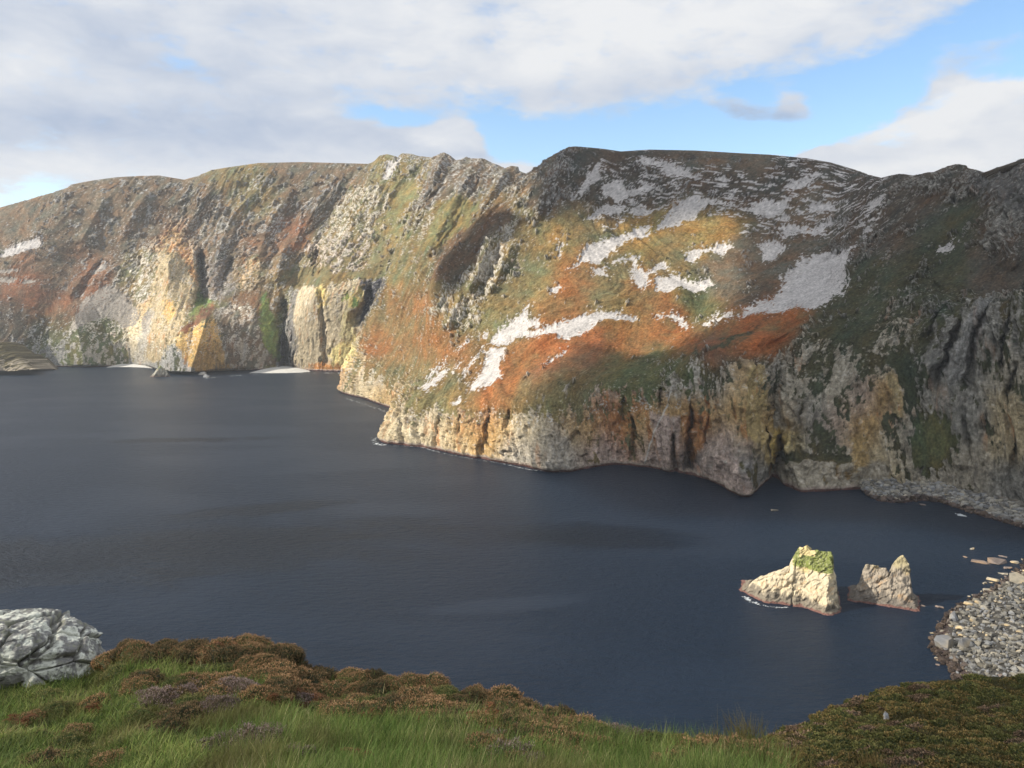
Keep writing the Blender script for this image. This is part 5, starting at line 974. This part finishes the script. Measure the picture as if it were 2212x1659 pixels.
# low growth on the farther slope
def slope_cover(n):
    px = RNG.uniform(1450, 2300, n); e = np.interp(px, [q[0] for q in E2], [q[1] for q in E2]); py = e+RNG.random(n)**1.2*(1720-e); P = SH2.at(px, py)+np.concatenate([RNG.normal(0, .15, (n, 2)), np.full((n, 1), .06)], 1)
    D = RNG.normal(0, .6, (n, 3))+np.array([0, 0, 1]); D /= np.linalg.norm(D, axis=1)[:, None]; t = .5+fbm2(P[:, 0]/2.5, P[:, 1]/2.5, 3); t = np.clip(t, 0, 1)[:, None]
    c = np.array((.05, .055, .02))*(1-t)+np.array((.16, .13, .055))*t; c = c*RNG.uniform(.6, 1.4, (n, 1)); me = leaf_mesh('heather_carpet', P, D, RNG.uniform(.03, .06, n), RNG.uniform(.08, .2, n), c)
    o = bpy.data.objects.new('heather_carpet', me); C.objects.link(o); tag(o, 'low dark heather and moss carpeting the shaded slope at lower right', 'ground cover', kind='stuff')
slope_cover(60000)
# rush tufts
def rush(px, py, n, L_, label, surf=SF, spread=.12, c0=(.25, .2, .07), w=.006):
    p = surf.at(px, py)[0]; n_ = n; a = RNG.uniform(0, 2*pi, n_); base = np.stack([RNG.normal(0, spread, n_), RNG.normal(0, spread, n_), np.zeros(n_)], 1); tilt = RNG.uniform(.05, .6, n_)
    D = np.stack([np.cos(a)*tilt-.12, np.sin(a)*tilt, np.ones(n_)], 1); D /= np.linalg.norm(D, axis=1)[:, None]; LL = RNG.uniform(.5, 1, n_)*L_; V = []; F = []; s = np.stack([np.ones(n_), np.zeros(n_), np.zeros(n_)], 1)*w/2
    K_ = 5
    for k in range(K_):
        t = k/(K_-1); q = base+D*(LL*t)[:, None]+np.stack([np.cos(a), np.sin(a), -np.ones(n_)*.7], 1)*(LL*.16*t*t*tilt*2)[:, None]; ww = (1-.8*t); V.append(q-s*ww); V.append(q+s*ww)
    V = np.stack(V, 1).reshape(-1, 3); i = np.arange(n_)*2*K_
    for k in range(K_-1): F.append(np.stack([i+2*k, i+2*k+1, i+2*k+3, i+2*k+2], 1))
    c = np.array(c0)*RNG.uniform(.5, 1.5, (n_, 1))*np.array([[1, 1, 1]]); c = np.repeat(c, 2*K_, 0); o = np_mesh('rush_tuft', V, np.concatenate(F), M_leaf, np.clip(c, 0, 1)); o.location = tuple(p); tag(o, label, 'rushes'); return o
rush(1612, 1622, 240, .50, 'tall straw-coloured rush tuft rising against the sea, highest of the tufts'); rush(1700, 1650, 150, .36, 'green and straw rush tuft right of the tallest one, by the dark slope'); rush(1540, 1628, 120, .30, 'short reddish rush tuft left of the tallest one', spread=.07)
rush(1470, 1640, 110, .28, 'thin rush tuft on the edge among grey heather'); rush(1640, 1690, 260, .42, 'wide rush tuft at the bottom below the tallest one', c0=(.16, .19, .05)); rush(1790, 1690, 120, .40, 'sparse rushes with long bent stalks at the bottom of the dark slope', surf=SH2, c0=(.2, .17, .06), w=.014, spread=.12)
rush(1890, 1680, 130, .9, 'sparse straw stalks on the dark slope near the bottom edge', surf=SH2, c0=(.24, .17, .07), w=.016, spread=.16); rush(1360, 1660, 90, .30, 'small green rush tuft at the bottom right of centre', c0=(.14, .2, .05))
# bracken
def bracken(px, py, n, L_, label):
    p = SF.at(px, py)[0]; P, D, W, LL, c = [], [], [], [], []
    for f in range(n):
        a = random.uniform(0, 6.28); up = random.uniform(.35, .9)
        for k in range(22):
            t = k/21; q = np.array([cos(a)*t*L_, sin(a)*t*L_, L_*(up*t*1.3-.9*t*t)+.08]); ww = L_*.42*(1-t)*min(1, t*6+.25)
            for sgn in (-1, 1):
                for j in range(4):
                    dd = np.array([-sin(a)*sgn+cos(a)*.4, cos(a)*sgn+sin(a)*.4, -.1+random.gauss(0, .2)]); P.append(q+dd*ww*(j+.5)/4); D.append(dd/np.linalg.norm(dd)); W.append(.014*(1.2-j*.2)); LL.append(ww/3.4); c.append(np.array((.27, .125, .06))*random.uniform(.4, 1.35))
    me = leaf_mesh('bracken', np.array(P), np.array(D), np.array(W), np.array(LL), np.array(c)); o = bpy.data.objects.new('bracken', me); C.objects.link(o); o.location = tuple(p); tag(o, label, 'bracken')
bracken(655, 1530, 11, .34, 'dead rust bracken below the heather at left centre, wide clump'); bracken(1052, 1568, 12, .28, 'orange-brown dead bracken clump among tan heather at the centre'); bracken(800, 1562, 6, .2, 'small reddish bracken clump at the lower edge of the tan heather'); bracken(205, 1545, 5, .18, 'small dark red bracken below the lichened boulder')
bracken(490, 1405, 5, .25, 'rust bracken on the rim of the grass hollow'); bracken(575, 1520, 5, .18, 'little brown bracken left of the wide clump'); bracken(45, 1570, 5, .22, 'dark red bracken at the far left in the moss'); bracken(770, 1650, 5, .2, 'reddish bracken at the bottom edge in the long grass')

# lichened boulder
def voro(P, pts_, rad=None):
    b1 = np.full(len(P), 9e9); b2 = b1.copy(); ix = np.zeros(len(P), int)
    for k, q in enumerate(pts_):
        d = ((P-q)**2).sum(1); m = d < b1; b2 = np.where(m, b1, np.minimum(b2, d)); ix = np.where(m, k, ix); b1 = np.where(m, d, b1)
    return ix, np.sqrt(b2)-np.sqrt(b1)
def boulder():
    n = 230; g = np.linspace(-1, 1, n); A, B_ = np.meshgrid(g, g); Vs, Fs = [], []; b = 0
    for ax in range(3):
        for sg in (-1, 1):
            if ax == 2 and sg == -1: continue
            q = [None]*3; q[ax] = np.full_like(A, sg); q[(ax+1) % 3] = A; q[(ax+2) % 3] = B_; V = np.stack(q, -1).reshape(-1, 3); F = grid_faces(n, n)+b
            if sg < 0: F = F[:, ::-1]
            Vs.append(V); Fs.append(F); b += len(V)
    V = np.concatenate(Vs); F = np.concatenate(Fs); r = (np.abs(V)**3.2).sum(1)**(1/3.2); N = V/r[:, None]
    P = N*np.array([1.62, .85, .62]); x, y, z = P.T
    z2_ = np.clip(z, -.1, 9); P[:, 0] = x-.30*np.maximum(z+.1, 0)*(x > 0)*np.clip(x, 0, 1); P[:, 2] = z+.06*x*(x < .9)-.06*np.maximum(x-.8, 0)
    Q = P*np.array([1, 1, 1.0]); Q = np.stack([Q[:, 0]*.9+Q[:, 2]*.25, Q[:, 1], Q[:, 2]*2.1-Q[:, 0]*.35], 1); Q = Q+.07*np.stack([n3(*(P*3).T), n3(*(P*3+5).T), n3(*(P*3+9).T)], 1)
    rr = np.random.default_rng(3); pts_ = rr.uniform([-1.8, -1, -2], [1.8, 1, 2], (85, 3)); ix, e1 = voro(Q, pts_); offs = rr.uniform(-.06, .055, 85)
    pts2 = rr.uniform([-1.8, -1, -2], [1.8, 1, 2], (420, 3)); ix2, e2 = voro(Q+.03, pts2); offs2 = rr.uniform(-.018, .018, 420)
    disp = offs[ix]+offs2[ix2]-.06*sst(e1, .05, 0)-.02*sst(e2, .02, 0)*(offs2[ix2] > 0)+.04*fbm3(*(P*4).T, 3, .6)+.022*fbm3(*(P*13).T, 4, .7)
    P = P+N*disp[:, None]
    l = fbm3(*(P*3.2+4).T, 4, .65); l2 = fbm3(*(P*14).T, 3, .65); base = np.array((.24, .235, .225))*(1+.5*l2)[:, None]
    wl_ = sst(l+.35*l2+.10*N[:, 2], .0, .22); c = base*(1-wl_[:, None])+wl_[:, None]*np.array((.62, .63, .55))*(1+.35*l2)[:, None]
    gl = sst(-l+.5*l2, .18, .4)*.45; c = c*(1-gl[:, None])+gl[:, None]*np.array((.26, .27, .16)); dkc = sst(e1, .05, .0)*.35; c = c*(1-dkc[:, None])+dkc[:, None]*np.array((.13, .12, .09))
    m = ground_mat('lichened_stone', .22, 22, .9, .5, .01, .15)
    o = np_mesh('boulder', P, F, m, np.clip(c, .02, .8)); o.location = tuple(pt(28, 1452, 12.0)+np.array([-.45, 0, .12])); o.rotation_euler = (radians(-4), radians(2), radians(10)); o.scale = (1.08, 1.05, 1.16); tag(o, 'large grey boulder with white lichen and deep cracks at the left edge', 'boulder')
boulder()
# white stone in the heather
pq = SH2.at(1903, 1555)[0]; o = put_rock(hull_rock(77, 1.6, 14), tuple(pq+np.array([0, -.4, .15])), .38, 'small jagged white stone in the dark heather slope', cat='rock', name='rock', sz=1.5)
o.data.materials.append(rock_material('white_stone', (.55, .56, .58), .1, 6))

# ------------------------------------------------------------------ unseen clouds, high on the left, shaped to throw shade on parts of the land
def land_at(px, py):
    d = (PXf-px)**2+(PYf-py)**2; m = d < max(d.min(), 36)*1.5; i = np.argmin(np.where(m, P1[..., 1], 1e9)); return P1.reshape(-1, 3)[i]
def cloud(shade, edge, label, zc=1300., dens=.03, thick=110.):
    g = []
    for q in shade: g.append(land_at(q[0], q[1]) if len(q) == 2 else np.array(q[1:]) if q[0] == 'w' else pt(*q))
    top = [p+SDIR*((zc-p[2])/SDIR[2]) for p in g]; T = np.array(top)[:, :2]; x0, y0 = T.min(0)-edge; x1, y1 = T.max(0)+edge; st = max((x1-x0), (y1-y0))/110
    X, Y = np.meshgrid(np.arange(x0, x1+st, st), np.arange(y0, y1+st, st)); n_ = fbm2(X/(edge*2.2), Y/(edge*2.2), 4, .6)
    sd = poly_sd(X.astype(np.float32), Y.astype(np.float32), [tuple(t) for t in T], 1e9)+n_*edge*.9; t = np.clip((sd+edge*.45)/(edge*1.3), 0, 1); ins = t > 0
    hU = thick*(.7*t**.7)*(1+.35*n_)+.02; hL = -thick*.3*t**.8-.02; V = np.concatenate([np.stack([X, Y, zc+hU], -1).reshape(-1, 3), np.stack([X, Y, zc+hL], -1).reshape(-1, 3)]); F = grid_faces(*X.shape); n0 = X.size
    fm = ins.reshape(-1)[F].any(1); F = F[fm]; bot_ = F[:, ::-1]+n0
    ed = {}
    for f in F:
        for a, b in zip(f, np.roll(f, -1)): ed[(a, b)] = ed.get((a, b), 0)+1
    side = [(b, a, a+n0, b+n0) for (a, b) in ed if (b, a) not in ed]
    FF = np.concatenate([F, bot_, np.array(side)]); u, inv = np.unique(FF.ravel(), return_inverse=True)
    if 1:
        m = bpy.data.materials.new('cloud_vapour'); m.use_nodes = True; n = NT(m.node_tree); vs = n.n('ShaderNodeVolumeScatter'); vs.inputs['Color'].default_value = (1, 1, 1, 1); vs.inputs['Density'].default_value = dens; vs.inputs['Anisotropy'].default_value = .5
        n.n('ShaderNodeOutputMaterial', i_Volume=vs.outputs[0])
    o = np_mesh('cloud', V[u], inv.reshape(FF.shape), m); tag(o, label, 'cloud', kind='stuff'); return o
cloud([(1158, 372), (1175, 430), (1290, 452), (1440, 440), (1590, 462), (1650, 540), (1650, 620), (1570, 690), (1470, 745), (1330, 775), (1245, 860), (1225, 1005), ('w', 160, 690, 0), ('w', 330, 640, 0), ('w', 520, 560, 0), ('w', 1100, 560, 0), ('w', 1400, 900, 200), ('w', 1300, 1900, 400), ('w', 500, 2000, 500), ('w', 120, 2050, 520)], 90, 'broad cloud shading the right-hand cliffs')
cloud([(940, 612), (943, 560), (1008, 494), (1060, 452), (1120, 462), (1085, 496), (1030, 535), (992, 595), (965, 628)], 22, 'small unseen cloud added to shade the hollow of the hill', thick=32, dens=.09)  # unseen cloud, put in to darken this hollow
cloud([(1600, 1660, 17), (1720, 1600, 34), (1950, 1530, 46), (2212, 1500, 52), ('w', 120, 90, 150), ('w', 160, -160, 178), ('w', 30, -160, 178), ('w', 12, 2, 174)], 14, 'unseen wisp of cloud added to shade the lower right slope', dens=.2, thick=16)  # unseen and very small, put in to darken the near right slope

# ------------------------------------------------------------------ haze
def haze(d):
    bm = bmesh.new(); bmesh.ops.create_cube(bm, size=1); me = bpy.data.meshes.new('haze'); bm.to_mesh(me); bm.free(); o = bpy.data.objects.new('haze', me); C.objects.link(o)
    o.scale = (20000, 14000, 735); o.location = (0, 3500, 735/2-30); m = bpy.data.materials.new('haze'); m.use_nodes = True; n = NT(m.node_tree); v = n.n('ShaderNodeVolumePrincipled')
    v.inputs['Color'].default_value = (.86, .92, 1, 1); v.inputs['Density'].default_value = d; v.inputs['Anisotropy'].default_value = .2; n.n('ShaderNodeOutputMaterial', i_Volume=v.outputs[0]); me.materials.append(m); tag(o, 'thin sea haze', 'haze', kind='stuff')
haze(4.4e-5)
